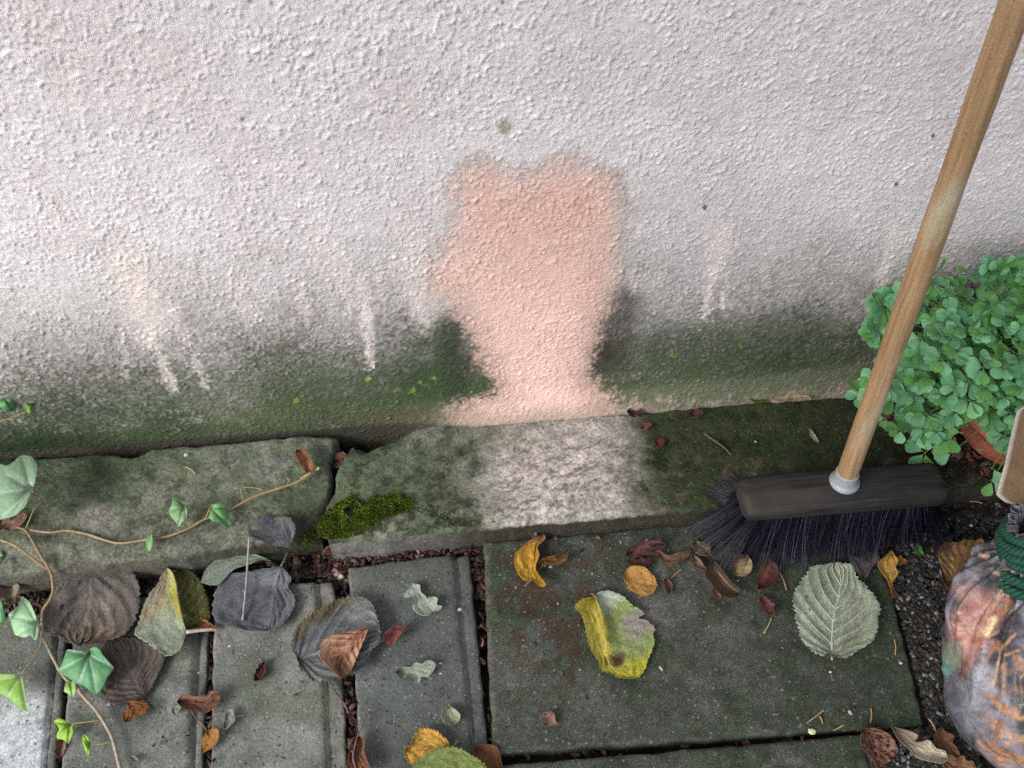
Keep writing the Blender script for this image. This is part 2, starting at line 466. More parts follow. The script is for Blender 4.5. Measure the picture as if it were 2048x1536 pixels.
def stone(name, front, right, back, left, ztop, zbot, mat, parent, colf, edge=.006, res=.004, rough=.0012, profile=None, chip=.5, seed=0, tilt=(0, 0)):
    """a laid stone between four outlines: worn top, rounded chipped arrises and sides"""
    Lu = np.linalg.norm(np.diff(np.asarray(front), axis=0), axis=1).sum(); Lv = np.linalg.norm(np.diff(np.asarray(left), axis=0), axis=1).sum()
    us = spread(max(6, int(Lu / res)), edge, Lu); vs = spread(max(6, int(Lv / res)), edge, Lv)
    Fr = resamp(front, us)[:, :2]; Bk = resamp(back, us)[:, :2]; Lf = resamp(left, vs)[:, :2]; Rt = resamp(right, vs)[:, :2]
    U, Vv = np.meshgrid(us, vs)
    P = (1 - Vv)[..., None] * Fr[None] + Vv[..., None] * Bk[None] + (1 - U)[..., None] * Lf[:, None] + U[..., None] * Rt[:, None]
    P -= ((1 - U) * (1 - Vv))[..., None] * Fr[0] + (U * (1 - Vv))[..., None] * Fr[-1] + ((1 - U) * Vv)[..., None] * Bk[0] + (U * Vv)[..., None] * Bk[-1]
    x, y = P[..., 0], P[..., 1]
    du = np.minimum(U, 1 - U) * Lu; dv = np.minimum(Vv, 1 - Vv) * Lv
    en = edge * (1 - chip + 2 * chip * fbm(x * 90, y * 90, seed + 3, 3) ** 1.3)
    def rnd(d):
        q = np.clip(1 - d / en, 0, 1)
        return en * (1 - np.sqrt(np.clip(1 - q * q, 0, 1)))
    z = ztop - np.maximum(rnd(du), rnd(dv)) * .8 - .4 * np.minimum(rnd(du), rnd(dv))
    z = z + rough * 2 * (fbm(x * 70, y * 70, seed + 9, 4) - .5) + rough * 2 * (fbm(x * 18, y * 18, seed + 11, 2) - .5)
    z = z + tilt[0] * (U - .5) + tilt[1] * (Vv - .5)
    if profile is not None:
        z = z + profile(U * Lu, Lu, Vv * Lv, Lv, x, y)
    # slight wobble of the outline itself
    wob = .0022 * (chip + .3)
    m = (np.minimum(du, dv) < edge * 1.5)
    x = x + m * wob * (fbm(x * 60, y * 60, seed + 21, 3) - .5) * 2
    y = y + m * wob * (fbm(x * 60, y * 60, seed + 22, 3) - .5) * 2
    nr, nc = x.shape
    V = np.stack([x, y, z], -1).reshape(-1, 3)
    I = np.arange(nr * nc).reshape(nr, nc)
    loop = np.r_[I[0, :], I[1:, -1], I[-1, -2::-1], I[-2:0:-1, 0]]
    rim = V[loop]
    b1 = rim.copy(); b1[:, 2] = rim[:, 2] * .55 + zbot * .45; b2 = rim.copy(); b2[:, 2] = zbot
    cen = V.mean(0)
    off = (vn(rim[:, 0] * 130, rim[:, 1] * 130, seed + 5) - .5)[:, None] * .003
    b1[:, :2] += off * np.sign(b1[:, :2] - cen[:2])
    b0 = rim.copy(); b0[:, 2] -= .004; b0[:, :2] += np.sign(b0[:, :2] - cen[:2]) * .0006
    n0 = len(V); nl = len(loop)
    VV = np.vstack([V, b0, b1, b2])
    k = np.arange(nl); k2 = (k + 1) % nl
    q1 = np.stack([loop[k2], loop[k], n0 + k, n0 + k2], -1); q2 = np.stack([n0 + k2, n0 + k, n0 + nl + k, n0 + nl + k2], -1)
    px, py = proj(VV)
    VC = VV.copy(); VC[n0:, 2] = np.minimum(VC[n0:, 2], ztop - .02)
    col = colf(px, py, VC)
    q3 = q2 + nl
    return obj(name, VV, np.vstack([grid_faces(nr, nc), q1, q2, q3]), None, mat, parent, None, col)

def W(pts, z):
    p = np.asarray(pts, float)
    return onz(p[:, 0], p[:, 1], np.full(len(p), z))

KZ = .045
def n_at(V, s, seed, o=4):
    return fbm(V[:, 0] * s, (V[:, 1] + V[:, 2] * .7) * s, seed, o)

def kerb_col(px, py, V):
    a = n_at(V, 14, 50); b_ = n_at(V, 70, 51); d_ = n_at(V, 240, 52, 3)
    j = (a - .5) * 120 + (b_ - .5) * 60
    c = mix((.140, .170, .105), (.225, .235, .175), ss(.35, .7, a))
    c = mix(c, (.085, .115, .06), ss(.42, .62, b_) * .7)
    c = mix(c, (.34, .32, .28), ss(.62, .72, b_) * ss(.45, .6, d_) * .7)
    # left stone: deep green at its outer end, pale worn bits
    c = mix(c, (.04, .065, .025), ss(330, 40, px + j) * ss(1120, 960, py) * .85)
    c = mix(c, (.30, .285, .25), ss(60, 20, np.hypot((px - 195) * .9, (py - 1035) * 1.6) + j * .3) * .8)
    c = mix(c, (.23, .22, .18), ss(70, 0, np.abs(py - np.interp(px, [0, 250, 500, 640], [1130, 1110, 1075, 1060])) + j * .3) * ss(640, 560, px) * .6)
    c = mix(c, (.30, .30, .27), ss(.5, .62, b_) * ss(150, 60, np.hypot(px - 560, (py - 905) * 1.5)) * .8)
    c = mix(c, (.042, .052, .024), ss(120, 20, np.hypot(px - 612, (py - 1085) * .9) + j * .3) * .85)
    # right stone: scrubbed pale pinkish middle with dark lichen scratches
    bare = ss(85, -95, sdf(px, py, [(990, 845), (1262, 830), (1255, 905), (1235, 1000), (1200, 1050), (1015, 1066), (985, 1000), (965, 930)]) + j * 1.2)
    c = mix(c, mix((.52, .47, .44), (.60, .52, .48), a), bare * .95)
    sc = fbm(V[:, 0] * 55, V[:, 1] * 190, 60, 4)
    sc2 = fbm(V[:, 0] * 150, V[:, 1] * 420, 62, 3)
    c = mix(c, (.07, .062, .058), bare * ss(.49, .56, sc) * ss(.44, .53, sc2) * ss(850, 900, py) * .72)
    c = mix(c, (.06, .055, .05), bare * ss(.56, .63, d_) * .6)
    c = mix(c, (.46, .43, .37), ss(.60, .66, d_) * bare * .6)
    c = mix(c, (.30, .30, .29), ss(1060, 1230, px) * ss(.5, .6, a) * bare * .5)
    # right end: dark mossy, deepened by painted shade toward broom and pot
    gr = ss(1195, 1320, px + j * .8) * ss(1045, 985, py + j * .4 - (px - 1300) * .05)
    c = mix(c, mix((.038, .062, .018), (.055, .052, .026), ss(.42, .62, b_)), gr * .94)
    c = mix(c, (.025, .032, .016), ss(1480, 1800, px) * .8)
    c = mix(c, (.13, .115, .085), ss(1280, 1330, px) * ss(.60, .68, b_) * ss(880, 960, py) * .7)
    c = mix(c, (.085, .105, .055), ss(760, 960, px) * ss(985, 880, px) * ss(1010, 960, py + j * .5) * ss(870, 900, py) * .7)
    c = mix(c, (.035, .040, .026), ss(.50, .62, b_) * ss(.40, .55, d_) * ss(660, 700, px) * ss(1010, 930, px) * .75)
    c = mix(c, (.040, .045, .030), ss(.52, .62, b_) * ss(.42, .55, d_) * ss(660, 600, px) * .5)
    c = mix(c, (.055, .06, .035), ss(640, 700, px) * ss(990, 930, px) * ss(985, 1010, py) * ss(1070, 1055, py) * ss(.4, .6, b_) * .7)
    # sides: darker brown, pale along the broken left end
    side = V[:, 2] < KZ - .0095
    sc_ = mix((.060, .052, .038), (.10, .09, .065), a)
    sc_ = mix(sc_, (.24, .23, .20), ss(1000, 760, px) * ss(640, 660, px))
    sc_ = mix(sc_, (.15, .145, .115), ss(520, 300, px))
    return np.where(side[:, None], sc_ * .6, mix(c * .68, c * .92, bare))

def kerb_prof_l(u, Lu, v, Lv, x, y):
    d = Lu - u
    return -.022 * ss(.05, .0, d) * ss(.09, .0, v) - .006 * ss(.10, 0, v) * ss(.5, .62, fbm(x * 16, y * 16, 77)) - .004 * ss(.03, 0, v)
def kerb_prof_r(u, Lu, v, Lv, x, y):
    return -.010 * ss(.035, 0, u) * ss(.12, .16, v) - .012 * ss(.06, .02, np.abs(u - .05)) * ss(.146, .16, v) - .003 * ss(.02, 0, v)

kerb = empty('stone_kerb', (0, -.09, 0))
tag(kerb, 'two cracked weathered stone kerb blocks along the foot of the stucco wall', 'kerb')
fl = W([(-520, 1205), (0, 1147), (120, 1136), (250, 1118), (330, 1112), (400, 1100), (520, 1083), (600, 1066), (634, 1058)], KZ)
rl = W([(634, 1058), (641, 1015), (656, 985), (664, 950), (655, 920), (668, 897), (675, 872)], KZ)
bl = W([(-520, 948), (0, 917), (232, 907), (245, 915), (275, 911), (300, 896), (440, 885), (600, 871), (675, 872)], KZ)
ll = np.array([fl[0], (fl[0] + bl[0]) / 2, bl[0]])
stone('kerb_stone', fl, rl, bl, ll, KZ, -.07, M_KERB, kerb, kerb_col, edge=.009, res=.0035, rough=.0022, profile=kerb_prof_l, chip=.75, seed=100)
fr = W([(656, 1080), (700, 1078), (800, 1067), (950, 1054), (1100, 1040), (1250, 1028), (1400, 1015), (1750, 985), (2600, 912)], KZ)
lr = W([(656, 1080), (649, 1050), (651, 1012), (668, 985), (672, 950), (692, 905), (702, 880)], KZ)
br = W([(702, 880), (735, 894), (750, 886), (775, 873), (835, 851), (1040, 840), (1250, 827), (1300, 821), (1500, 801), (1750, 774), (2600, 697)], KZ)
rr = np.array([fr[-1], (fr[-1] + br[-1]) / 2, br[-1]])
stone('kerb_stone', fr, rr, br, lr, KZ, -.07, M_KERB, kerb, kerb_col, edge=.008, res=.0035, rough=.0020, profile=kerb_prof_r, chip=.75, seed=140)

pave = bpy.data.objects.new('pavement', None); COL.objects.link(pave); tag(pave, kind='structure')

def paver_col(px, py, V):
    a = n_at(V, 13, 70); b_ = n_at(V, 60, 71); d_ = n_at(V, 220, 72, 3)
    c = mix((.105, .112, .098), (.185, .178, .162), ss(.3, .7, a))
    c = mix(c, (.075, .088, .055), ss(.50, .66, fbm(V[:, 0] * 22, V[:, 1] * 22, 73, 4)) * .6)
    c = mix(c, (.075, .085, .085), ss(660, 760, px) * .7)
    c = mix(c, (.065, .07, .055), ss(.5, .7, b_) * .45)
    c = mix(c, (.060, .065, .045), ss(1260, 1130, py + (a - .5) * 160) * .65)
    c = mix(c, (.07, .074, .066), ss(.52, .66, fbm(V[:, 0] * 8, V[:, 1] * 8, 74, 3)) * .6)
    c = mix(c, (.05, .055, .05), ss(1420, 1520, py) * ss(700, 740, px) * ss(900, 800, px) * .6)
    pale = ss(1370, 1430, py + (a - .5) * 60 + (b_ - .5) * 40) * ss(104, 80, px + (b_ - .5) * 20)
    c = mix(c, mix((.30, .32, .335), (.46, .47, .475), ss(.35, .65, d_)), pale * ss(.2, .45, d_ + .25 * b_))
    c = mix(c, (.05, .055, .045), ss(1290, 1340, py) * ss(1400, 1370, py) * ss(130, 100, px) * .5)
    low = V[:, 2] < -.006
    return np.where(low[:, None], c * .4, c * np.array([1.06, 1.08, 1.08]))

def lip(dist, depth=.0035, w=.013):
    def f(u, Lu, v, Lv, x, y):
        d = Lu - u
        wv = .0015 * (fbm(x * 40, y * 40, 91) - .5)
        d = d + wv
        groove = -.006 * ss(.0035, .001, np.abs(d - w - .003))
        step = -depth * ss(w + .002, w - .001, d)
        return groove + step
    return f

def paver(front, right, back, left, prof, seed):
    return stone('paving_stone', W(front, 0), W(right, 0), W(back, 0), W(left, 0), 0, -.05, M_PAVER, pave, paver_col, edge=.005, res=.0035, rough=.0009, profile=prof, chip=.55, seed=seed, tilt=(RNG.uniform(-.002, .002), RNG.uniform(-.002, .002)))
paver([(735, 1800), (993, 1800)], [(993, 1800), (976, 1492), (958, 1300), (942, 1148), (936, 1106)], [(697, 1136), (800, 1120), (936, 1106)], [(735, 1800), (722, 1536), (712, 1400), (703, 1250), (697, 1136)], lip(0, .004, .0125), 200)
paver([(418, 1800), (702, 1800)], [(702, 1800), (692, 1536), (688, 1412), (681, 1300), (664, 1160)], [(432, 1182), (560, 1168), (664, 1160)], [(418, 1800), (421, 1536), (424, 1393), (427, 1250), (432, 1182)], lip(0, .005, .016), 220)
paver([(90, 1800), (392, 1800)], [(392, 1800), (405, 1536), (411, 1364), (416, 1276), (419, 1185)], [(146, 1205), (280, 1192), (419, 1185)], [(90, 1800), (122, 1536), (134, 1393), (142, 1300), (146, 1205)], lip(0, .004, .009), 240)
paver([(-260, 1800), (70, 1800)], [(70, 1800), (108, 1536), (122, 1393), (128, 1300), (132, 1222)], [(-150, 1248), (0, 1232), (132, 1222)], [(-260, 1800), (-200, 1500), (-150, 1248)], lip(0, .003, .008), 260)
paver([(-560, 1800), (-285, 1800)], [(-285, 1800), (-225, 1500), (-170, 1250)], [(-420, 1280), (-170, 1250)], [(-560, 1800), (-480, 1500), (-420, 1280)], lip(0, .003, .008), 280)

def slab_col(px, py, V):
    a = n_at(V, 11, 80); b_ = n_at(V, 55, 81); d_ = n_at(V, 260, 82, 3)
    c = mix((.062, .072, .052), (.105, .108, .090), ss(.35, .7, a))
    c = mix(c, (.040, .056, .026), ss(.48, .62, fbm(V[:, 0] * 26, V[:, 1] * 26, 84, 4)) * .7)
    c = mix(c, (.042, .055, .032), ss(1300, 1800, px + (a - .5) * 300) * .75)
    c = mix(c, (.14, .135, .12), ss(.56, .66, a) * ss(1500, 1250, px) * .5)
    c = mix(c, (.15, .14, .13), ss(90, 20, np.hypot(px - 1180, py - 1400) + (b_ - .5) * 90) * .45)
    st = ss(150, 40, np.hypot((px - 1085) * 1.1, (py - 1235) * .75) + (a - .5) * 120)
    c = mix(c, (.062, .034, .018), st * ss(.46, .58, b_) * .85)
    c = mix(c, (.07, .035, .02), ss(130, 60, np.hypot(px - 1130, (py - 1120) * 1.4)) * ss(.5, .6, b_) * .6)
    c = mix(c, (.13, .125, .11), ss(16, 4, px - np.interp(py, [1083, 1508], [968, 986])) * ss(.35, .6, b_) * .7)
    c = mix(c, (.03, .034, .026), ss(1110, 1050, py + (px - 1000) * .07) * .5)
    ring = ss(9, 3, np.abs(np.hypot(px - 1575, (py - 1575) * 1.25) - 66) + (b_ - .5) * 10)
    c = mix(c, (.17, .17, .155), ring * ss(1505, 1515, py) * .6)
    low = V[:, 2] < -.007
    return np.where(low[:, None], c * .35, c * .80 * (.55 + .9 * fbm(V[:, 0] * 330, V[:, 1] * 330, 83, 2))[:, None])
def slab(front, right, back, left, seed):
    return stone('paving_slab', W(front, 0), W(right, 0), W(back, 0), W(left, 0), .002, -.05, M_SLAB, pave, slab_col, edge=.006, res=.0035, rough=.0016, chip=.6, seed=seed)
slab([(986, 1508), (1200, 1493), (1500, 1473), (1720, 1458), (1847, 1449)], [(1847, 1449), (1817, 1320), (1791, 1220), (1762, 1120), (1735, 1030)], [(968, 1085), (1100, 1074), (1400, 1046), (1735, 1030)], [(986, 1508), (976, 1300), (968, 1085)], 300)
slab([(1020, 1800), (1800, 1800)], [(1800, 1800), (1745, 1560), (1724, 1468)], [(1002, 1530), (1300, 1506), (1500, 1490), (1724, 1468)], [(1020, 1800), (1008, 1600), (1002, 1530)], 320)

# ------------------------------------------------------------------ leaves: material and builder
def leaf_mat(name, rough=.6, trans=.18, fine=.22, spec=.35, bump=.0004, net=0.0):
    m, nt, p = new_mat(name)
    N = nt.nodes.new; L = nt.links.new
    at = N('ShaderNodeAttribute'); at.attribute_name = 'Col'
    geo = N('ShaderNodeNewGeometry')
    n = N('ShaderNodeTexNoise'); n.inputs['Scale'].default_value = 420; n.inputs['Detail'].default_value = 4; L(geo.outputs['Position'], n.inputs['Vector'])
    mr = N('ShaderNodeMapRange'); mr.inputs[1].default_value = .3; mr.inputs[2].default_value = .7; mr.inputs[3].default_value = 1 - fine; mr.inputs[4].default_value = 1 + fine
    L(n.outputs['Fac'], mr.inputs[0])
    cc = N('ShaderNodeCombineColor')
    for q in range(3): L(mr.outputs[0], cc.inputs[q])
    mx = N('ShaderNodeMix'); mx.data_type = 'RGBA'; mx.blend_type = 'MULTIPLY'; mx.inputs[0].default_value = 1
    L(at.outputs['Color'], mx.inputs[6]); L(cc.outputs[0], mx.inputs[7])
    vb = None
    if net:        # fine net of small veins in the blade's own coordinates
        aS = N('ShaderNodeAttribute'); aS.attribute_name = 'S'; aT_ = N('ShaderNodeAttribute'); aT_.attribute_name = 'T'
        cv = N('ShaderNodeCombineXYZ'); L(aS.outputs['Fac'], cv.inputs[0]); L(aT_.outputs['Fac'], cv.inputs[1])
        mpp = N('ShaderNodeMapping'); mpp.inputs['Scale'].default_value = (26, 14, 1); L(cv.outputs[0], mpp.inputs['Vector'])
        vo = N('ShaderNodeTexVoronoi'); vo.feature = 'DISTANCE_TO_EDGE'; vo.inputs['Scale'].default_value = 1; L(mpp.outputs[0], vo.inputs['Vector'])
        vr = N('ShaderNodeMapRange'); vr.inputs[1].default_value = .0; vr.inputs[2].default_value = .13; vr.inputs[3].default_value = net; vr.inputs[4].default_value = 0; L(vo.outputs['Distance'], vr.inputs[0])
        vm_ = N('ShaderNodeMix'); vm_.data_type = 'RGBA'; vm_.blend_type = 'MULTIPLY'; L(vr.outputs[0], vm_.inputs[0]); L(mx.outputs[2], vm_.inputs[6]); vm_.inputs[7].default_value = (.45, .42, .40, 1)
        mx = vm_; vb = vr
    L(mx.outputs[2], p.inputs['Base Color'])
    p.inputs['Roughness'].default_value = rough; p.inputs['Specular IOR Level'].default_value = spec
    b = N('ShaderNodeBump'); b.inputs['Strength'].default_value = 1; b.inputs['Distance'].default_value = bump
    L(n.outputs['Fac'], b.inputs['Height'])
    if vb is not None:
        b0_ = N('ShaderNodeBump'); b0_.invert = True; b0_.inputs['Strength'].default_value = 1; b0_.inputs['Distance'].default_value = .0004
        L(vb.outputs[0], b0_.inputs['Height']); L(b0_.outputs[0], b.inputs['Normal'])
    L(b.outputs[0], p.inputs['Normal'])
    tr = N('ShaderNodeBsdfTranslucent'); L(mx.outputs[2], tr.inputs['Color'])
    ms = N('ShaderNodeMixShader'); ms.inputs[0].default_value = trans
    L(p.outputs[0], ms.inputs[1]); L(tr.outputs[0], ms.inputs[2])
    L(ms.outputs[0], nt.nodes['Material Output'].inputs['Surface'])
    return m

M_LEAF = leaf_mat('dry_leaf', .62, net=.55)
M_IVY = leaf_mat('ivy_leaf', .48, .15, .16, .35, .0003, net=.22)
M_PLANT = leaf_mat('plant_leaf', .6, .25, .10, .3, .0001)
M_STEM = grain_mat('stem', .65, ((300, .25),), (700, .0004), spec=.3)
M_LITTER = leaf_mat('litter', .5, .05, .3)

ZP = {'p': .0012, 's': .0035, 'k': KZ + .0015, 'g': -.004}
def thick(o, t=.00028):
    m = o.modifiers.new('thickness', 'SOLIDIFY'); m.thickness = t; m.offset = 0
    return o

def kpts(K, pts):
    p = np.asarray(pts, float)
    return np.stack([p[:, 0] * K[0] + K[1], p[:, 1] * K[0] + K[2]], -1)
K1 = (.3418, 0, 760); K2 = (.29297, 0, 1100); K3 = (.29297, 550, 1010); K4 = (.2839, 600, 1100)
K5 = (.27344, 1000, 1000); K6 = (.32617, 1380, 850); K7 = (.2838, 1500, 1100); KB = (.29297, 1200, 720); K0 = (1, 0, 0)

_leafn = [0]
def leaf(label, K, lf, md, rt, on='p', base=(.2, .15, .1), colf=None, nv=7, vcol=None, vk=.5, slant=.28, ser=(0, 0), zf=None, lift=.002, curl=.006, cup=0.0, corr=.0003,
         wob=.003, n=None, stalk=None, srad=.0009, scol=None, group=None, name='fallen_leaf', cat='leaf', mat=None, rib=None, tilt=0.0, holes=None):
    """a fallen leaf from its own outline: two margins and a midrib that run from the stalk to the tip, then curled, ribbed and wrinkled in depth"""
    _leafn[0] += 1
    sd_ = 1000 + 13 * _leafn[0]
    lf, md, rt = kpts(K, lf), kpts(K, md), kpts(K, rt)
    span = np.linalg.norm(np.diff(md, axis=0), axis=1).sum()
    if n is None:
        ns_ = int(np.clip(span / 1.9, 14, 92)); nt_ = int(np.clip(span / 2.1, 12, 80)) // 2 * 2 + 1
    else:
        ns_, nt_ = n
    s = np.linspace(0, 1, ns_); t = np.linspace(-1, 1, nt_)
    A, M, B = smooth_line(lf, ns_), smooth_line(md, ns_), smooth_line(rt, ns_)
    S, T = np.meshgrid(s, t, indexing='ij')
    aT = np.abs(T)
    E = np.where((T < 0)[..., None], A[:, None], B[:, None])
    P = M[:, None] + (E - M[:, None]) * (aT * 1.06)[..., None]
    if ser[0]:
        ph = (S * ser[0] + .15 * (vn(S * 9, T * 0 + 2, sd_) - .5)) % 1.0
        k = (ph - .6) * ser[1] * (.35 + 1.3 * _h(np.floor(S * ser[0]), np.sign(T), sd_)) * ss(.75, 1, aT) * ss(0, .06, S) * ss(1, .97, S)
        d = E - M[:, None]; d = d / (np.linalg.norm(d, axis=-1, keepdims=True) + 1e-6)
        P = P + d * k[..., None]
    sz = span * .00062                       # about metres
    q = S - slant * aT
    fr_ = (q * nv) % 1.0
    vein = np.maximum(ss(.075, .02, np.minimum(fr_, 1 - fr_)) * ss(.02, .08, aT) * ss(1.0, .8, aT) * ss(-.02, .05, q), ss(.055, .02, aT) * ss(1.0, .9, S))
    nz = fbm(S * 5, T * 3.3 + 7, sd_, 3) - .5
    nz2 = fbm(S * 16, T * 11, sd_ + 3, 2) - .5
    wob = wob * .55; corr = corr * .6; curl = curl * (.55 if span > 90 else .75)
    h = lift + curl * (aT ** 2.2) * (.5 + vn(S * 2.5, T * .8 + 4, sd_ + 5)) + cup * (S - .5) ** 2 * 4 + tilt * S + wob * nz * 2 + corr * np.cos(2 * np.pi * q * nv) * ss(.03, .3, aT) + wob * .4 * nz2
    if zf is not None:
        h = h + zf(S, T)
    z = np.maximum(h, .0009) + (ZP[on] if isinstance(on, str) else on)
    V = onz(P[..., 0], P[..., 1], z)
    n1 = fbm(S * 4, T * 3, sd_ + 40, 4); n2 = fbm(S * 14, T * 10, sd_ + 41, 3)
    c = np.broadcast_to(np.asarray(base, float), S.shape + (3,)).copy()
    if colf is not None:
        c = np.asarray(colf(S, T, n1, n2))
    c = c * (.72 + .56 * n1)[..., None]
    c = mix(c, c * .6, ss(.57, .70, n2) * .45)
    if vcol is not None:
        c = mix(c, vcol, vein * vk)
    else:
        c = mix(c, c * 1.5 + .02, vein * .3)
    F_ = grid_faces(ns_, nt_)
    if holes:
        px, py = P[..., 0].ravel(), P[..., 1].ravel()
        kill = np.zeros(len(px), bool)
        for (hx, hy, hr) in holes:
            hp = kpts(K, [(hx, hy)])[0]
            kill |= np.hypot(px - hp[0], py - hp[1]) < hr
        F_ = F_[~kill[F_].all(1)]
    o = obj(name, V.reshape(-1, 3), F_, None, mat or M_LEAF, None, None, c.reshape(-1, 3), {'S': S.ravel(), 'T': T.ravel()})
    thick(o)
    tag(o, label, cat, group)
    if stalk is not None:
        sp = smooth_line(kpts(K, stalk), 14)
        zz = np.linspace(float(z[0, nt_ // 2]), (ZP[on] if isinstance(on, str) else on) + srad + .002, 14)
        pv = onz(sp[:, 0], sp[:, 1], zz)
        tv, tq, tt = tube(pv, np.linspace(srad, srad * .8, 14), 6)
        obj('stalk', tv, tq, tt, M_STEM, o, pv[0], np.asarray(scol if scol is not None else np.asarray(base) * .8, float))
    if rib:
        rr_, rcol, rmin = rib
        k0 = nt_ // 2
        V3 = V + np.array([0, 0, .0003])
        tv, tq, tt = tube(V3[:, k0], np.linspace(rr_, rr_ * .3, ns_), 5)
        obj('midrib', tv, tq, tt, M_STEM, o, V3[0, k0], np.asarray(rcol, float))
        for side in (-1, 1):
            for i in range(int(nv)):
                q0 = i / nv
                if q0 < rmin or q0 > .93: continue
                tt_ = np.linspace(0.0, .93, 14)
                ssn = np.clip(q0 + slant * tt_, 0, .985)
                ii = ssn * (ns_ - 1); jj = (side * tt_ + 1) / 2 * (nt_ - 1)
                i0 = np.floor(ii).astype(int); fi = ii - i0; j0 = np.minimum(np.floor(jj).astype(int), nt_ - 2); fj = jj - j0
                i1 = np.minimum(i0 + 1, ns_ - 1)
                pp = (V3[i0, j0] * ((1 - fi) * (1 - fj))[:, None] + V3[i1, j0] * (fi * (1 - fj))[:, None] + V3[i0, j0 + 1] * ((1 - fi) * fj)[:, None] + V3[i1, j0 + 1] * (fi * fj)[:, None])
                tv, tq, tt = tube(pp, np.linspace(rr_ * .55, rr_ * .15, 14), 4)
                obj('vein', tv, tq, tt, M_STEM, o, pp[0], np.asarray(rcol, float))
    return o

def gl(label, x, y, ln, ang, wid, on='p', base=(.2, .1, .06), shape=.5, **kw):
    """small leaf with a plain outline: length, heading and width in photo pixels"""
    a = math.radians(ang); d = np.array([math.cos(a), math.sin(a)]); nrm = np.array([-d[1], d[0]])
    c = np.array([x, y], float)
    r = np.random.default_rng(_leafn[0] + 500)
    ks = np.linspace(0, 1, 9)
    prof = np.sin(np.pi * ks ** (math.log(.5) / math.log(shape))) ** .75
    bend = r.uniform(-.12, .12)
    L_, M_, R_ = [], [], []
    for k, pf in zip(ks, prof):
        m_ = c + d * (k - .5) * ln + nrm * bend * ln * math.sin(math.pi * k)
        M_.append(m_); L_.append(m_ - nrm * pf * wid / 2 * r.uniform(.68, 1.25)); R_.append(m_ + nrm * pf * wid / 2 * r.uniform(.68, 1.25))
    kw.setdefault('curl', .004); kw.setdefault('wob', .0022); kw.setdefault('nv', 6)
    return leaf(label, K0, L_, M_, R_, on, base, **kw)

def C2(a, b, f):
    return lambda S, T, n1, n2: mix(a, b, f(S, T, n1, n2))

G_BIG = 'large fallen leaves on the paving'
G_SM = 'small fallen leaves on the paving'

# -------- left cluster
def c_L1(S, T, n1, n2):
    c = mix((.125, .108, .095), (.165, .145, .125), ss(.35, .65, n1))
    c = mix(c, (.075, .045, .022), ss(.45, .85, S) * ss(.35, .6, n2 + .15 * T))
    c = mix(c, (.30, .275, .24), ss(.08, .0, np.abs(T + .28 + .3 * (.5 - S))) * ss(.05, .1, S) * ss(.5, .3, S) * .6)
    return mix(c, (.03, .022, .018), ss(.03, .015, np.hypot((S - .52) * .8, (T + .58) * .5)))
leaf('large grey-brown dried leaf with deep ribs beside the ivy stem', K2, [(620, 85), (545, 95), (440, 190), (370, 290), (325, 350), (295, 430), (290, 510), (330, 560), (400, 590), (470, 630), (540, 655)],
     [(620, 85), (618, 300), (590, 460), (540, 655)], [(620, 85), (660, 35), (730, 32), (800, 60), (870, 115), (920, 200), (938, 290), (932, 400), (900, 490), (865, 545), (800, 595), (700, 620), (600, 640), (540, 655)],
     'p', colf=c_L1, nv=6, vcol=(.26, .235, .20), vk=.45, slant=.55, ser=(26, 6), lift=.008, curl=.004, corr=.0013, wob=.005, stalk=[(620, 95), (612, 60), (625, 5)], srad=.0014, scol=(.10, .05, .03), group=G_BIG)
def c_L2(S, T, n1, n2):
    c = mix((.21, .245, .18), (.27, .30, .21), n1)
    c = mix(c, (.28, .225, .14), ss(.45, .6, S) * ss(.25, .35, S) * ss(.5, .6, n1 + .1))
    c = mix(c, (.37, .37, .12), ss(.45, .75, S) * ss(-.55, -.1, T))
    c = mix(c, (.42, .33, .02), ss(-.22, -.02, T) * ss(.15, .3, S) * ss(.9, .6, S))
    return np.where((T > 0)[..., None], mix((.085, .085, .012), (.055, .062, .014), n2), c)
leaf('half folded leaf, one half pale grey-green and the other dark olive, with a yellow crease', K2,
     [(1272, 560), (1230, 670), (1150, 712), (1080, 672), (1000, 610), (935, 562), (960, 480), (990, 380), (1030, 290), (1080, 230), (1105, 160), (1140, 120)],
     [(1272, 560), (1240, 450), (1215, 330), (1200, 220), (1175, 150), (1140, 120)],
     [(1272, 560), (1360, 510), (1425, 470), (1412, 350), (1370, 230), (1300, 150), (1225, 138), (1190, 150), (1140, 120)],
     'p', colf=c_L2, nv=9, vcol=(.34, .35, .27), vk=.3, slant=.3, ser=(24, 5), lift=.010, curl=.010, wob=.005, zf=lambda S, T: -.010 * np.maximum(T, 0) + .008 * (1 - np.abs(T)) ** 2, group=G_BIG,
     stalk=[(1272, 560), (1330, 552), (1400, 545), (1485, 542)], srad=.0026, scol=(.42, .36, .32))
gl('orange-brown curled scrap under the stalk of the half folded leaf', 405, 1255, 48, 5, 26, 'p', (.36, .13, .035), curl=.008, group=G_SM)
c_L4 = C2((.20, .255, .20), (.25, .30, .24), lambda S, T, a, b: a)
leaf('smooth grey-green lance-shaped leaf resting against the broken kerb edge', K2, [(1850, 75), (1790, 68), (1690, 100), (1600, 130), (1540, 185), (1490, 232), (1430, 236), (1370, 222)],
     [(1850, 75), (1730, 62), (1610, 90), (1480, 160), (1370, 222)], [(1850, 75), (1750, 32), (1640, 18), (1530, 38), (1440, 100), (1395, 155), (1370, 222)], .012,
     colf=c_L4, nv=9, vcol=(.33, .37, .28), vk=.25, curl=.003, wob=.003, lift=.004, tilt=-.006, group=G_BIG)
c_sl = C2((.085, .092, .102), (.125, .13, .14), lambda S, T, a, b: ss(.3, .7, a))
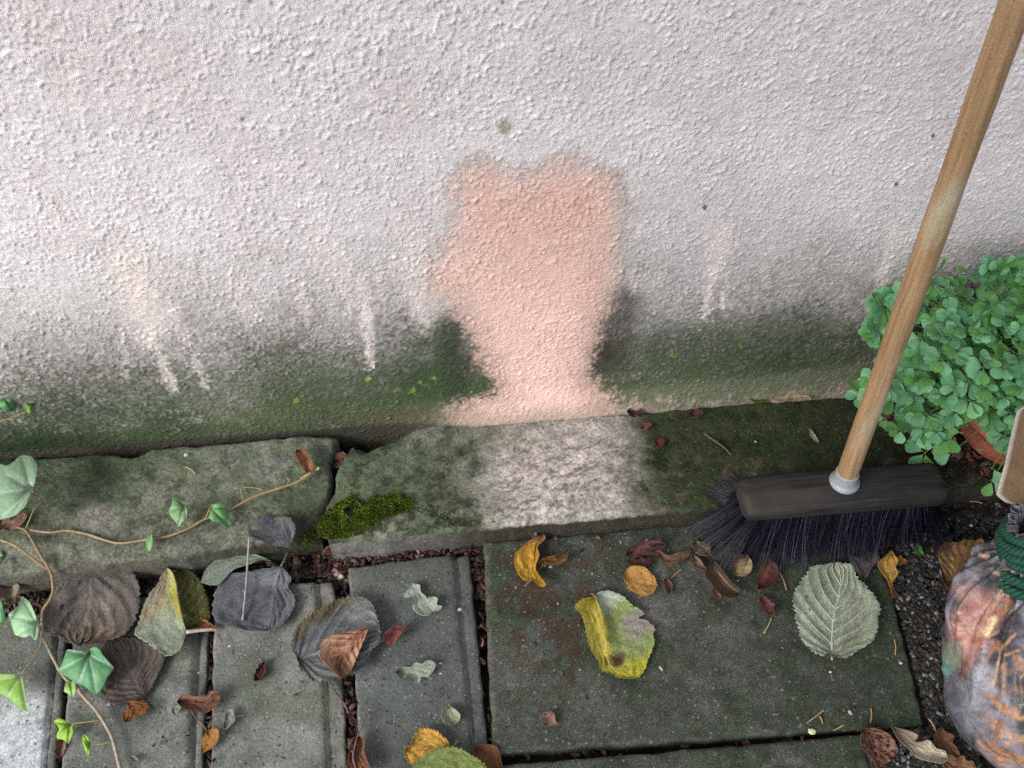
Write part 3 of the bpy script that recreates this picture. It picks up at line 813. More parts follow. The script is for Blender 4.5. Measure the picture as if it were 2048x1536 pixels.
leaf('slate grey heart-shaped leaf under the thin grey twig', K2, [(1920, 110), (1800, 130), (1700, 150), (1590, 170), (1510, 235), (1480, 340), (1478, 460), (1560, 510), (1700, 545), (1830, 552)],
     [(1920, 110), (1885, 220), (1860, 370), (1830, 552)], [(1920, 110), (1985, 190), (1962, 250), (2000, 310), (2002, 380), (1965, 455), (1905, 520), (1830, 552)], 'p',
     colf=c_sl, nv=6, vcol=(.20, .205, .21), vk=.4, slant=.5, ser=(16, 4), lift=.006, curl=.006, corr=.0007, wob=.005, zf=lambda S, T: .016 * ss(.35, 0, S), group=G_BIG,
     stalk=[(1920, 112), (1945, 60), (1965, 15)], srad=.0016, scol=(.20, .20, .19))
leaf('smaller slate grey leaf lying on the corner of the kerb above the twig', K1, [(1690, 985), (1600, 965), (1505, 930), (1462, 895), (1470, 840), (1540, 800), (1600, 795)], [(1690, 985), (1660, 920), (1630, 850), (1600, 795)],
     [(1690, 985), (1712, 930), (1726, 860), (1700, 812), (1650, 796), (1600, 795)], KZ - .006, colf=c_sl, nv=6, vcol=(.17, .175, .18), vk=.3, slant=.45, ser=(12, 4), lift=.004, curl=.007, wob=.005, zf=lambda S, T: -.022 * ss(.4, 0, S), group=G_BIG)
c_L7 = C2((.060, .045, .040), (.095, .075, .062), lambda S, T, a, b: ss(.3, .7, a))
leaf('dark brown leaf with straight parallel side veins below the half folded leaf', K2, [(990, 1010), (905, 1050), (800, 1058), (725, 1005), (695, 935), (760, 835), (735, 750), (695, 690), (730, 630), (790, 605)],
     [(990, 1010), (925, 890), (845, 745), (790, 605)], [(990, 1010), (1035, 935), (1075, 850), (1112, 760), (1122, 705), (1065, 655), (960, 615), (860, 598), (790, 605)], 'p', colf=c_L7, nv=10, vcol=(.19, .165, .14), vk=.5,
     slant=.42, ser=(22, 4), lift=.004, curl=.005, corr=.0010, wob=.003, group=G_BIG, stalk=[(990, 1010), (1020, 1050), (1050, 1085)], srad=.0013, scol=(.07, .05, .04))
leaf('small lobed orange-brown leaf at the tip of the dark brown leaf', K2, [(1010, 1050), (940, 1035), (870, 1035), (880, 1080), (840, 1110), (845, 1165), (855, 1180)], [(1010, 1050), (930, 1090), (855, 1180)],
     [(1010, 1050), (1005, 1095), (970, 1130), (925, 1130), (900, 1165), (855, 1180)], 'p', colf=C2((.33, .12, .035), (.20, .075, .025), lambda S, T, a, b: a), nv=5, lift=.007, curl=.006, wob=.006, group=G_SM)
leaf('rolled red-brown leaf across the joint between two pavers', K2, [(1205, 1035), (1250, 990), (1330, 1000), (1400, 995), (1440, 965), (1500, 972)], [(1205, 1035), (1300, 1040), (1400, 1050), (1460, 1015), (1500, 972)],
     [(1205, 1035), (1250, 1080), (1330, 1090), (1385, 1110), (1450, 1085), (1500, 1020), (1500, 972)], 'p', colf=C2((.20, .085, .055), (.30, .15, .10), lambda S, T, a, b: ss(.3, -.6, T) * a * 1.5), nv=5, lift=.006, curl=.014, wob=.006, group=G_SM,
     stalk=[(1300, 1090), (1350, 1160), (1400, 1205)], srad=.0007, scol=(.14, .07, .05))
gl('tiny pale green heart-shaped leaf by the rolled red-brown leaf', 352, 1417, 27, -70, 19, 'p', (.30, .36, .29), group=G_SM)
leaf('small orange oval leaf with a thin stalk on the paver joint', K2, [(1412, 1232), (1385, 1290), (1372, 1340), (1370, 1390)], [(1412, 1232), (1435, 1300), (1370, 1390)], [(1412, 1232), (1482, 1222), (1490, 1285), (1450, 1350), (1370, 1390)], 'p',
     colf=C2((.52, .27, .06), (.40, .16, .04), lambda S, T, a, b: ss(-.2, .9, T)), nv=5, lift=.004, curl=.005, stalk=[(1412, 1232), (1385, 1195), (1330, 1130)], srad=.0008, scol=(.16, .08, .06), group=G_SM)
leaf('small pale grey-green leaf with a hair-thin stalk on the second paver', K2, [(1605, 1140), (1580, 1090), (1545, 1110), (1530, 1160), (1525, 1220)], [(1605, 1140), (1570, 1160), (1525, 1220)], [(1605, 1140), (1600, 1170), (1570, 1200), (1545, 1222), (1525, 1220)], 'p',
     (.28, .31, .24), nv=4, lift=.003, curl=.006, stalk=[(1605, 1140), (1640, 1130), (1665, 1128)], srad=.0005, group=G_SM)
gl('dark red crumpled scrap on the second paver', 519, 1342, 46, 115, 20, 'p', (.10, .028, .025), curl=.008, wob=.006, group=G_SM)
gl('pale greenish fragment low on the second paver', 268, 1519, 20, 20, 13, 'p', (.34, .38, .36), group=G_SM)
gl('pale fragment low on the narrow left paver', 310, 1489, 16, -40, 8, 'p', (.36, .40, .38), group=G_SM)
gl('pinkish-brown rolled leaf in the joint at the bottom left', 122, 1494, 46, 105, 22, 'g', (.30, .17, .13), curl=.008, group=G_SM)
gl('tan curled leaf between the kerb and the left paver', 12, 1183, 56, 70, 38, .006, (.30, .23, .16), curl=.012, wob=.006, group=G_SM)
gl('pinkish brown leaf on the kerb under the biggest ivy leaf', 22, 1040, 70, -18, 34, 'k', (.26, .155, .115), curl=.008, wob=.004, group=G_SM)
leaf('bent coppery leaf standing on the kerb near the end of the cut ivy shoot', K1, [(1735, 405), (1728, 430), (1745, 470), (1775, 520), (1795, 545)], [(1735, 405), (1775, 440), (1800, 490), (1795, 545)], [(1735, 405), (1790, 415), (1805, 450), (1830, 490), (1828, 530), (1795, 545)], 'k',
     colf=C2((.46, .24, .13), (.26, .11, .05), lambda S, T, a, b: ss(-.3, .8, T)), nv=4, lift=.010, curl=.010, wob=.004, group=G_SM)
gl('upper pinkish leaf scrap wedged in the crack of the kerb', 681, 913, 26, -15, 15, KZ - .012, (.34, .16, .12), curl=.004, group=G_SM)
gl('lower pinkish leaf scrap wedged in the crack of the kerb', 682, 928, 30, -20, 14, KZ - .016, (.36, .19, .14), curl=.005, group=G_SM)
# -------- middle
def c_L19(S, T, n1, n2):
    c = mix((.115, .122, .128), (.17, .178, .18), ss(.35, .7, n1))
    c = mix(c, (.105, .078, .030), ss(-.55, -.9, T) * ss(.05, .2, S) * ss(.8, .5, S))
    return mix(c, (.06, .06, .055), ss(.3, .6, n2) * .35)
leaf('large grey toothed leaf with fan-like veins under the copper leaf', K3, [(150, 1050), (118, 960), (168, 830), (260, 752), (380, 685), (500, 638), (620, 648), (690, 738), (725, 868)],
     [(150, 1050), (245, 1028), (450, 960), (725, 868)], [(150, 1050), (182, 1125), (260, 1192), (340, 1192), (440, 1162), (550, 1142), (600, 1092), (655, 1000), (712, 940), (725, 868)], 'p', colf=c_L19, nv=7, vcol=(.29, .30, .30), vk=.65, slant=.5,
     ser=(30, 7), lift=.005, curl=.006, corr=.0011, wob=.005, zf=lambda S, T: .010 * S, group=G_BIG)
def c_L20(S, T, n1, n2):
    c = mix((.42, .20, .115), (.56, .32, .21), ss(.35, .7, n1))
    return mix(c, (.17, .075, .045), ss(-.25, -.05, T) * ss(.35, .15, T) * ss(.35, .7, S))
leaf('folded copper-coloured leaf lying on the grey toothed leaf', K3, [(640, 832), (500, 868), (362, 908), (322, 970), (308, 1030), (375, 1110), (430, 1165), (460, 1182)], [(640, 832), (540, 945), (450, 1040), (425, 1110), (460, 1182)],
     [(640, 832), (602, 930), (545, 1060), (505, 1140), (460, 1182)], .014, colf=c_L20, nv=7, vcol=(.66, .42, .30), vk=.35, slant=.2, lift=.006, curl=.014, corr=.002, wob=.006, zf=lambda S, T: .012 * S * np.maximum(-T, 0), group=G_BIG, rib=None)
leaf('crumpled pinkish-red leaf beside the grey toothed leaf', K3, [(935, 808), (880, 835), (830, 825), (790, 845), (750, 880), (730, 935)], [(935, 808), (860, 850), (810, 890), (770, 945)], [(935, 808), (905, 845), (868, 870), (840, 905), (805, 945), (770, 945)], 'p',
     colf=C2((.36, .13, .12), (.20, .07, .06), lambda S, T, a, b: ss(.5, 0, S)), nv=4, lift=.006, curl=.012, wob=.007, group=G_SM)
c_oak = C2((.36, .42, .33), (.43, .48, .38), lambda S, T, a, b: a)
leaf('upper of two pale green oak leaves on the middle paver', K3, [(1072, 728), (1040, 752), (985, 745), (960, 720), (943, 690), (958, 650), (940, 628), (890, 632), (882, 600), (910, 575), (905, 545), (930, 535)], [(1072, 728), (1010, 640), (965, 580), (930, 535)],
     [(1072, 728), (1112, 722), (1136, 690), (1100, 680), (1108, 640), (1070, 625), (1040, 640), (1020, 615), (998, 600), (990, 570), (985, 545), (930, 535)], 'p', colf=c_oak, nv=6, vcol=(.62, .66, .55), vk=.5, lift=.004, curl=.006, wob=.003, group='pale oak leaves on the middle paver')
leaf('lower of two pale green oak leaves on the middle paver', K3, [(818, 1142), (870, 1105), (925, 1108), (955, 1078), (1000, 1085), (1030, 1068), (1062, 1062), (1102, 1088)], [(818, 1142), (930, 1140), (1020, 1115), (1102, 1088)],
     [(818, 1142), (862, 1186), (905, 1165), (950, 1180), (978, 1218), (1000, 1172), (1042, 1172), (1062, 1150), (1078, 1135), (1102, 1088)], 'p', colf=lambda S, T, a, b: mix((.22, .24, .16), (.42, .47, .37), ss(.1, .5, S)), nv=6, vcol=(.58, .62, .52), vk=.35, lift=.004, curl=.006, wob=.003,
     group='pale oak leaves on the middle paver')
leaf('little round pale green leaf with clear veins near the end of the middle paver', K3, [(1190, 1372), (1150, 1395), (1138, 1440), (1160, 1485), (1210, 1502)], [(1190, 1372), (1200, 1440), (1210, 1502)], [(1190, 1372), (1235, 1400), (1262, 1435), (1250, 1480), (1210, 1502)], 'p',
     (.34, .38, .25), nv=6, vcol=(.50, .52, .38), vk=.5, slant=.4, lift=.003, curl=.007, wob=.003, stalk=[(1190, 1372), (1188, 1362)], group=G_SM)
def c_yel(S, T, n1, n2):
    c = mix((.62, .40, .07), (.55, .30, .05), ss(.35, .7, n1))
    return mix(c, (.36, .19, .06), ss(.62, .74, n2) * .7)
leaf('warm yellow round leaf half under a green leaf at the bottom edge', K4, [(1072, 1392), (1035, 1340), (970, 1280), (870, 1258), (800, 1310), (790, 1370), (735, 1385)], [(1072, 1392), (950, 1370), (840, 1380), (735, 1400)],
     [(1072, 1392), (950, 1440), (860, 1490), (790, 1500), (745, 1455), (735, 1400)], 'p', colf=c_yel, nv=7, vcol=(.74, .52, .16), vk=.35, ser=(18, 6), lift=.006, curl=.008, wob=.006, stalk=[(1072, 1392), (1095, 1365), (1112, 1342)], scol=(.45, .27, .05), group=G_BIG)
leaf('broad green leaf cut by the bottom edge, over the yellow leaf', K4, [(760, 1600), (800, 1520), (880, 1450), (980, 1412), (1040, 1400), (1120, 1408), (1210, 1455), (1300, 1512), (1330, 1600)], [(760, 1600), (960, 1640), (1150, 1640), (1330, 1600)],
     [(760, 1600), (840, 1750), (1030, 1820), (1220, 1760), (1330, 1600)], .012, colf=C2((.15, .21, .055), (.24, .28, .08), lambda S, T, a, b: a), nv=8, vcol=(.26, .32, .12), vk=.3, ser=(24, 5), lift=.006, curl=.005, wob=.004, group=G_BIG)
leaf('rust-brown leaf in the joint at the bottom edge', K4, [(1225, 1400), (1250, 1378), (1330, 1372), (1390, 1400), (1425, 1520), (1430, 1560)], [(1225, 1400), (1300, 1440), (1350, 1500), (1430, 1560)], [(1225, 1400), (1240, 1470), (1270, 1540), (1330, 1580), (1430, 1560)], 'p',
     (.19, .075, .03), nv=5, lift=.002, curl=.006, wob=.004, group=G_BIG)
leaf('crumpled translucent brown leaf with a thin twig through it at the bottom edge', K4, [(420, 1310), (370, 1330), (350, 1400), (340, 1470), (330, 1560)], [(420, 1310), (400, 1400), (400, 1480), (420, 1580)], [(420, 1310), (455, 1340), (450, 1420), (470, 1480), (500, 1570), (420, 1580)], 'p',
     (.22, .10, .05), nv=4, lift=.006, curl=.012, wob=.008, group=G_SM)
# -------- right slab
def c_L29(S, T, n1, n2):
    c = mix((.60, .36, .035), (.50, .26, .04), ss(.35, .7, n1))
    return mix(c, (.38, .20, .12), ss(.35, .05, S) * .7)
leaf('crumpled golden yellow leaf at the upper left corner of the big slab', K5, [(320, 250), (270, 275), (215, 300), (165, 345), (120, 390), (112, 450), (140, 540), (190, 590), (235, 580)], [(320, 250), (250, 350), (250, 450), (235, 580)],
     [(320, 250), (330, 280), (275, 340), (285, 400), (262, 470), (265, 520), (330, 610), (290, 625), (235, 580)], 's', colf=c_L29, nv=6, vcol=(.70, .50, .12), vk=.35, lift=.006, curl=.012, wob=.007, stalk=[(235, 580), (205, 605), (180, 630)], scol=(.32, .17, .09), group=G_BIG)
leaf('shrivelled brown piece hanging beside the crumpled golden leaf', K5, [(265, 520), (280, 450), (340, 420), (420, 400), (500, 360)], [(265, 520), (320, 450), (400, 440), (500, 360)], [(265, 520), (330, 480), (430, 470), (490, 430), (500, 360)], 's', (.20, .10, .035), lift=.005, curl=.010, wob=.008, nv=4, group=G_SM)
gl('small pinkish husk above the crumpled golden leaf on the kerb edge', 1066, 1066, 24, 60, 12, .012, (.50, .30, .25), curl=.006, group=G_SM)
c_red = C2((.115, .045, .045), (.20, .085, .075), lambda S, T, a, b: ss(.35, .65, a))
leaf('dark purplish-red leaf lying lengthwise at the kerb end of the slab', K5, [(1212, 318), (1140, 300), (1050, 305), (985, 335), (930, 375), (925, 410)], [(1212, 318), (1100, 350), (1000, 380), (925, 410)], [(1212, 318), (1195, 350), (1130, 385), (1050, 395), (980, 425), (925, 410)], 's', colf=c_red, nv=7, lift=.005, curl=.010, wob=.006, group=G_SM)
gl('dark maroon leaf tucked under the purplish-red leaf', 1282, 1119, 58, -4, 18, 's', (.10, .038, .036), group=G_SM)
leaf('light brown rolled leaf touching the end of the purplish-red leaf', K5, [(1392, 375), (1310, 385), (1230, 405), (1155, 370), (1152, 410)], [(1392, 375), (1300, 420), (1200, 425), (1152, 410)], [(1392, 375), (1370, 415), (1290, 460), (1215, 482), (1152, 410)], 's', colf=C2((.35, .20, .13), (.22, .11, .07), lambda S, T, a, b: ss(.3, .7, a)), nv=7, lift=.005, curl=.010, wob=.005, group=G_SM)
leaf('orange-yellow oval leaf with a curled edge in the middle of the slab top', K5, [(905, 560), (930, 505), (985, 485), (1045, 488), (1100, 530), (1130, 570), (1155, 625)], [(905, 560), (980, 580), (1060, 610), (1155, 625)], [(905, 560), (920, 620), (965, 660), (1045, 698), (1110, 682), (1155, 625)], 's',
     colf=C2((.52, .26, .06), (.60, .33, .10), lambda S, T, a, b: a), nv=7, vcol=(.40, .19, .05), vk=.35, ser=(16, 4), lift=.004, curl=.006, wob=.004, group=G_BIG)
def c_L33(S, T, n1, n2):
    c = mix((.35, .305, .035), (.42, .36, .06), ss(.35, .65, n1))
    g = mix((.32, .37, .17), (.25, .32, .09), n1)
    c = mix(c, g, ss(.02, .2, T) * ss(.95, .7, S))
    c = mix(c, (.43, .48, .37), ss(.0, .12, T) * ss(.26, .16, S))
    c = mix(c, (.31, .28, .23), ss(.42, .55, T + (n1 - .5) * .3) * ss(.30, .38, S) * ss(.66, .56, S))
    c = mix(c, (.46, .43, .04), ss(.70, .85, S))
    c = mix(c, (.11, .045, .02), ss(.10, .05, np.hypot((S - .72) * 1.1, (T - .10) * .35) + (n2 - .5) * .05))
    c = mix(c, (.14, .06, .02), ss(.06, .03, np.hypot(S - .70, (T + .35) * .35) + (n2 - .5) * .03))
    return mix(c, (.26, .20, .015), ss(.22, .05, S) * ss(.1, -.3, T))
leaf('big yellow and green leaf with toothed margin and brown spots on the slab', K5, [(700, 712), (650, 712), (590, 738), (558, 790), (600, 832), (628, 920), (652, 1040), (690, 1130), (722, 1172), (738, 1240), (800, 1262), (870, 1298), (960, 1306)],
     [(700, 712), (748, 850), (768, 1000), (790, 1130), (850, 1240), (960, 1306)], [(700, 712), (712, 680), (785, 668), (880, 702), (955, 770), (1045, 832), (1000, 870), (1065, 890), (1118, 950), (1100, 990), (1115, 1020), (1108, 1080), (1072, 1170), (1062, 1215), (1020, 1290), (960, 1306)], 's',
     colf=c_L33, nv=8, vcol=(.52, .50, .18), vk=.25, slant=.35, ser=(26, 3), lift=.004, curl=.007, corr=.0005, wob=.003, zf=lambda S, T: .010 * ss(.35, 0, np.abs(T)) * ss(1, .4, S), stalk=[(700, 712), (685, 695), (668, 684)], srad=.0011, scol=(.40, .18, .14), group=G_BIG)
gl('brown seed husk with a twig stub right of the orange oval leaf', 1334, 1172, 34, 80, 17, 's', (.22, .115, .08), curl=.009, group=G_SM)
gl('small tan leaf just below the left end of the bristles', 1403, 1098, 44, 35, 26, 's', (.30, .22, .13), curl=.008, wob=.004, group=G_SM)
leaf('dark brown shiny leaf folded like a trough with a painted highlight along the fold', K5, [(1562, 440), (1520, 490), (1502, 540), (1540, 600), (1610, 680), (1700, 715), (1760, 690)], [(1562, 440), (1590, 520), (1650, 600), (1760, 690)], [(1562, 440), (1610, 490), (1660, 560), (1720, 625), (1762, 655), (1760, 690)], 's',
     colf=lambda S, T, a, b: mix(mix((.11, .07, .038), (.16, .10, .05), a), (.42, .36, .29), ss(.25, .02, np.abs(T - .12)) * ss(.2, .35, S)), nv=6, lift=.006, curl=.014, wob=.003, group=G_SM)  # pale band along the fold is a highlight put into the colour
gl('thin tan twisted leaf left of the trough-shaped leaf', 1398, 1124, 44, 50, 17, 's', (.32, .21, .14), curl=.010, group=G_SM)
leaf('small two-lobed tan leaf in front of the bristles', K5, [(1712, 545), (1690, 470), (1685, 410), (1720, 390), (1760, 400), (1800, 395)], [(1712, 545), (1750, 480), (1800, 395)], [(1712, 545), (1780, 555), (1830, 520), (1842, 465), (1822, 420), (1800, 395)], 's',
     colf=C2((.25, .12, .05), (.44, .33, .18), lambda S, T, a, b: ss(-.5, .1, T)), nv=5, lift=.006, curl=.008, wob=.003, group=G_SM)
leaf('dark red pointed leaf hanging from the bristle tips', K5, [(1955, 440), (1900, 530), (1880, 600), (1885, 655)], [(1955, 440), (1950, 540), (1885, 655)], [(1955, 440), (2020, 470), (2035, 560), (1990, 620), (1940, 645), (1885, 655)], 's', colf=C2((.24, .08, .065), (.11, .035, .03), lambda S, T, a, b: ss(-.1, .3, T)), nv=5, lift=.008, curl=.010, group=G_SM)
gl('smaller red leaf below the dark red pointed leaf', 1533, 1212, 46, 55, 25, 's', (.20, .07, .06), curl=.008, group=G_SM)
gl('pinkish scrap under the tip of the trough-shaped leaf', 1435, 1186, 26, 60, 15, 's', (.28, .12, .10), group=G_SM)
def c_L42(S, T, n1, n2):
    c = mix((.30, .355, .255), (.36, .41, .31), ss(.3, .7, n1))
    c = mix(c, (.24, .26, .17), ss(.0, .5, T) * ss(.5, .62, n1) * .8)
    for (a, b) in ((.60, -.70), (.50, -.62)):
        c = mix(c, (.05, .055, .04), ss(.02, .01, np.hypot(S - a, (T - b) * .5)))
    return mix(c, (.20, .20, .13), ss(.9, 1.0, S) * .8)
leaf('large round pale green leaf lying face down with its veins showing', K7, [(577, 758), (555, 722), (510, 745), (440, 702), (372, 622), (345, 530), (328, 430), (322, 330), (350, 258), (420, 155), (447, 118), (540, 98), (600, 84)],
     [(577, 758), (578, 600), (590, 470), (625, 320), (640, 200), (600, 84)], [(577, 758), (592, 752), (680, 756), (742, 710), (825, 660), (880, 585), (890, 485), (906, 420), (872, 330), (832, 280), (798, 240), (742, 178), (720, 105), (650, 92), (600, 84)], 's',
     colf=c_L42, nv=8, vcol=(.46, .48, .36), vk=.4, slant=.42, ser=(34, 6), lift=.006, curl=.004, corr=.0012, wob=.003, zf=lambda S, T: .003 * ss(0, 1, np.abs(T)), stalk=[(577, 750), (578, 765), (577, 778)], srad=.0016, scol=(.42, .22, .19), rib=(.0012, (.50, .50, .38), .03), group=G_BIG)
leaf('grey-brown leaf behind the large round pale leaf', K7, [(720, -30), (705, 30), (712, 90), (735, 120), (770, 180), (795, 212)], [(720, -30), (790, 60), (795, 212)], [(720, -30), (850, -20), (905, 40), (900, 80), (850, 130), (825, 190), (795, 212)], .007, (.115, .10, .095), nv=6, lift=.004, curl=.008, wob=.005, group=G_BIG)
leaf('bright yellow pointed leaf on the upper right corner of the slab', K7, [(995, -5), (960, 40), (905, 90), (925, 150), (965, 210), (985, 270), (1005, 340)], [(995, -5), (1000, 120), (1000, 220), (1040, 330)], [(995, -5), (1020, 40), (1042, 75), (1025, 120), (1040, 170), (1000, 240), (1030, 300), (1052, 335), (1040, 338)], 's',
     colf=lambda S, T, a, b: mix(mix((.66, .42, .11), (.58, .34, .08), a), (.26, .12, .06), ss(.66, .85, S)), nv=6, vcol=(.72, .52, .22), vk=.3, lift=.005, curl=.010, wob=.006, group=G_SM)
gl('small orange tail of a leaf just behind the bright yellow pointed leaf', 1795, 1122, 40, 5, 18, .002, (.36, .17, .05), group=G_SM)
leaf('ribbed orange-brown leaf leaning on the patterned sack', K6, [(1600, 980), (1560, 900), (1530, 810), (1540, 745), (1600, 722), (1650, 720), (1690, 700)], [(1600, 980), (1640, 880), (1665, 800), (1760, 705)], [(1600, 980), (1660, 930), (1700, 850), (1760, 790), (1800, 740), (1790, 700), (1760, 700)], .006,
     colf=C2((.28, .15, .06), (.38, .23, .10), lambda S, T, a, b: a), nv=7, vcol=(.18, .085, .03), vk=.5, slant=.3, lift=.008, curl=.012, corr=.0013, wob=.005, group=G_BIG)
gl('narrow tan leaf between the gravel and the patterned sack', 1902, 1180, 82, 62, 26, .004, (.32, .18, .10), curl=.010, group=G_SM)
gl('bright green fresh leaflet fallen in front of the broom', 1838, 1098, 32, 55, 16, .002, (.085, .24, .07), curl=.004, mat=M_PLANT, group=G_SM)
leaf('crumpled dark brown leaf at the lower right corner of the slab', K7, [(790, 1262), (782, 1330), (800, 1400), (850, 1470), (900, 1540)], [(790, 1262), (850, 1340), (900, 1420), (1000, 1480)], [(790, 1262), (870, 1255), (940, 1280), (1000, 1330), (1040, 1420), (1000, 1480)], 'g',
     colf=lambda S, T, a, b: mix(mix((.20, .095, .06), (.30, .16, .11), a), (.045, .02, .015), ss(.60, .66, b)), nv=6, lift=.010, curl=.014, wob=.010, corr=.002, group=G_BIG)
leaf('cream-coloured curled leaf with a wavy edge on the gravel', K7, [(992, 1240), (1040, 1255), (1100, 1270), (1185, 1308), (1160, 1350), (1200, 1355), (1262, 1345), (1312, 1400), (1372, 1420), (1397, 1480)], [(992, 1240), (1110, 1335), (1230, 1420), (1397, 1480)],
     [(992, 1240), (1050, 1340), (1120, 1400), (1180, 1460), (1280, 1490), (1345, 1502), (1397, 1480)], .002, colf=lambda S, T, a, b: mix((.36, .27, .20), (.66, .60, .44), ss(.3, .75, S + .1 * T)), nv=6, vcol=(.70, .62, .45), vk=.4, lift=.010, curl=.012, wob=.005, group=G_BIG)
gl('brown leaf under the foot of the patterned sack', 1895, 1500, 95, 75, 52, .001, (.20, .10, .05), curl=.010, wob=.006, group=G_SM)
gl('second brown leaf beside the foot of the patterned sack, half covered', 1920, 1530, 80, 20, 44, .004, (.26, .14, .07), curl=.010, wob=.006, group=G_SM)
gl('small pale brown leaf with dark veins low on the slab', 1097, 1438, 34, -60, 33, 's', (.40, .26, .20), vcol=(.16, .08, .06), vk=.6, curl=.006, group=G_SM)
gl('dark leaf curled in the bottom corner by the slab joint', 1756, 1478, 60, 85, 16, .0, (.22, .12, .09), curl=.006, group=G_SM)
# -------- on the kerb and by the wall
gl('reddish leaf scrap on the kerb where the scrubbed stone ends', 1292, 852, 27, -25, 11, 'k', (.36, .14, .09), curl=.006, group='leaf scraps on the kerb')
gl('rust-red scrap on the mossy kerb left of the broom', 1320, 885, 22, -40, 13, 'k', (.24, .06, .03), curl=.006, group='leaf scraps on the kerb')
gl('dull pink crumpled scrap on the kerb against the wall', 1392, 826, 30, -10, 18, 'k', (.18, .08, .075), curl=.008, wob=.006, group='leaf scraps on the kerb')
gl('dark red leaf crumpled into the corner of kerb and wall', 1270, 826, 34, 10, 22, 'k', (.13, .06, .05), curl=.010, wob=.008, group='leaf scraps on the kerb')
leaf('pale tan strip of dry leaf lying on the kerb against the wall', KB, [(1172, 250), (1175, 220), (1250, 226), (1300, 235), (1375, 216), (1430, 235)], [(1172, 250), (1260, 255), (1330, 258), (1430, 250)], [(1172, 250), (1178, 288), (1250, 286), (1290, 262), (1310, 278), (1435, 270), (1430, 250)], 'k',
     (.52, .39, .27), nv=3, lift=.006, curl=.005, wob=.004, group='leaf scraps on the kerb')
gl('red leaf scrap under the green plant, right of the broom handle', 1768, 834, 34, 15, 18, 'k', (.22, .07, .045), curl=.006, group='leaf scraps on the kerb')
gl('second red leaf scrap under the green plant, nearer the pot', 1832, 858, 36, -25, 18, 'k', (.26, .10, .07), curl=.006, group='leaf scraps on the kerb')
gl('pale straw-coloured seed on the mossy kerb left of the broom handle', 1628, 871, 34, 55, 8, 'k', (.52, .47, .30), curl=.002, group='leaf scraps on the kerb', cat='seed', name='seed')
gl('small yellow-green leaf bit at the wall by the tan strip', 1520, 795, 38, -8, 22, KZ + .004, (.12, .15, .02), curl=.004, group='leaf scraps on the kerb')

# ------------------------------------------------------------------ twigs and needles
def twig(name, label, cat, K, pts, z, rad, col, group=None, buds=0):
    p = smooth_line(kpts(K, pts), 22)
    zz = z if not np.isscalar(z) else np.full(22, z)
    v = onz(p[:, 0], p[:, 1], zz)
    b = Bag(); tv, tq, tt = tube(v, rad * (1 + .18 * np.sin(np.arange(22) * 1.9)), 7); b.add(tv, tq, tt, np.asarray(col, float))
    o = b.build(name, M_STEM); tag(o, label, cat, group)
    for i in range(buds):
        k = int((i + .7) / (buds + .5) * 21)
        u = np.linspace(0, 1, 5)[:, None]
        tv, tq, tt = tube(v[k] + u * np.array([.003 * (-1) ** i, .002, .0015]), rad * np.array([.9, 1.15, .9, .6, .2]), 6)
        obj('bud', tv, tq, tt, M_STEM, o, v[k], np.asarray(col, float) * .8)
    return o
zz = np.interp(np.linspace(0, 1, 22), [0, .35, 1], [KZ + .006, .024, .010])
twig('twig', 'thin grey twig lying straight over the slate grey leaves', 'twig', K1, [(1458, 918), (1452, 1020), (1440, 1200), (1420, 1405)], zz, .0013, (.27, .235, .23), buds=2)
twig('twig', 'dark thin twig poking from the mossy kerb toward the bristles', 'twig', KB, [(712, 505), (780, 550), (850, 600), (895, 650)], KZ + .004, .0008, (.17, .11, .10), buds=1)
twig('twig', 'purplish forked twig through the crumpled brown leaf at the bottom edge', 'twig', K4, [(468, 1160), (420, 1270), (385, 1390), (375, 1470), (400, 1560)], np.linspace(.006, .02, 22), .0011, (.20, .12, .12), buds=2)
twig('twig', 'short pale brown twig beside the seed husk on the slab', 'twig', K5, [(1250, 575), (1285, 540), (1325, 508)], .005, .0009, (.34, .22, .12))
twig('twig', 'dark reddish twig lying in the joint left of the middle paver', 'twig', K3, [(360, 1190), (420, 1290), (480, 1370), (500, 1420)], .002, .0013, (.12, .065, .065), buds=3)
twig('twig', 'short brown twig across the stalk end of the ribbed dried leaf', 'twig', K2, [(515, 55), (570, 50), (625, 62), (690, 55)], .013, .0013, (.09, .045, .03))
for (K, a, b_, z, lb) in [(K7, (208, 158), (256, 282), .0045, 'needle beside the dark red pointed leaf'), (K7, (152, 480), (98, 585), .0045, 'needle below the smaller red leaf'), (K7, (1017, 630), (1024, 738), .0045, 'needle at the right edge of the slab'),
                          (K7, (520, 1128), (402, 1218), .0045, 'longest needle near the bottom edge of the slab'), (K7, (852, 1115), (850, 1215), .0045, 'upright needle near the bottom right corner of the slab'), (K7, (1258, 1190), (1310, 1278), .003, 'needle on the gravel by the cream leaf'),
                          (K1, (1085, 508), (1142, 548), KZ + .003, 'pale needle on the left kerb stone'), (K6, (1715, 468), (1790, 480), .004, 'needle in the dark beside the broom head'), (K5, (1985, 865), (1932, 975), .0045, 'needle lower on the slab left of the round pale leaf'),
                          (K7, (590, 1270), (660, 1235), .003, 'pale forked needle bit in the slab joint'), (K7, (488, 1170), (510, 1225), .0045, 'tiny needle beside the longest needle'), (K6, (480, 640), (478, 800), .005, 'dark needle in front of the bristles')]:
    m = ((a[0] + b_[0]) / 2 + 6, (a[1] + b_[1]) / 2 - 3)
    twig('pine_needle', 'pine ' + lb, 'pine needle', K, [a, m, b_], z, .00075, (.42, .27, .12), 'pine needles on the slabs and kerb')

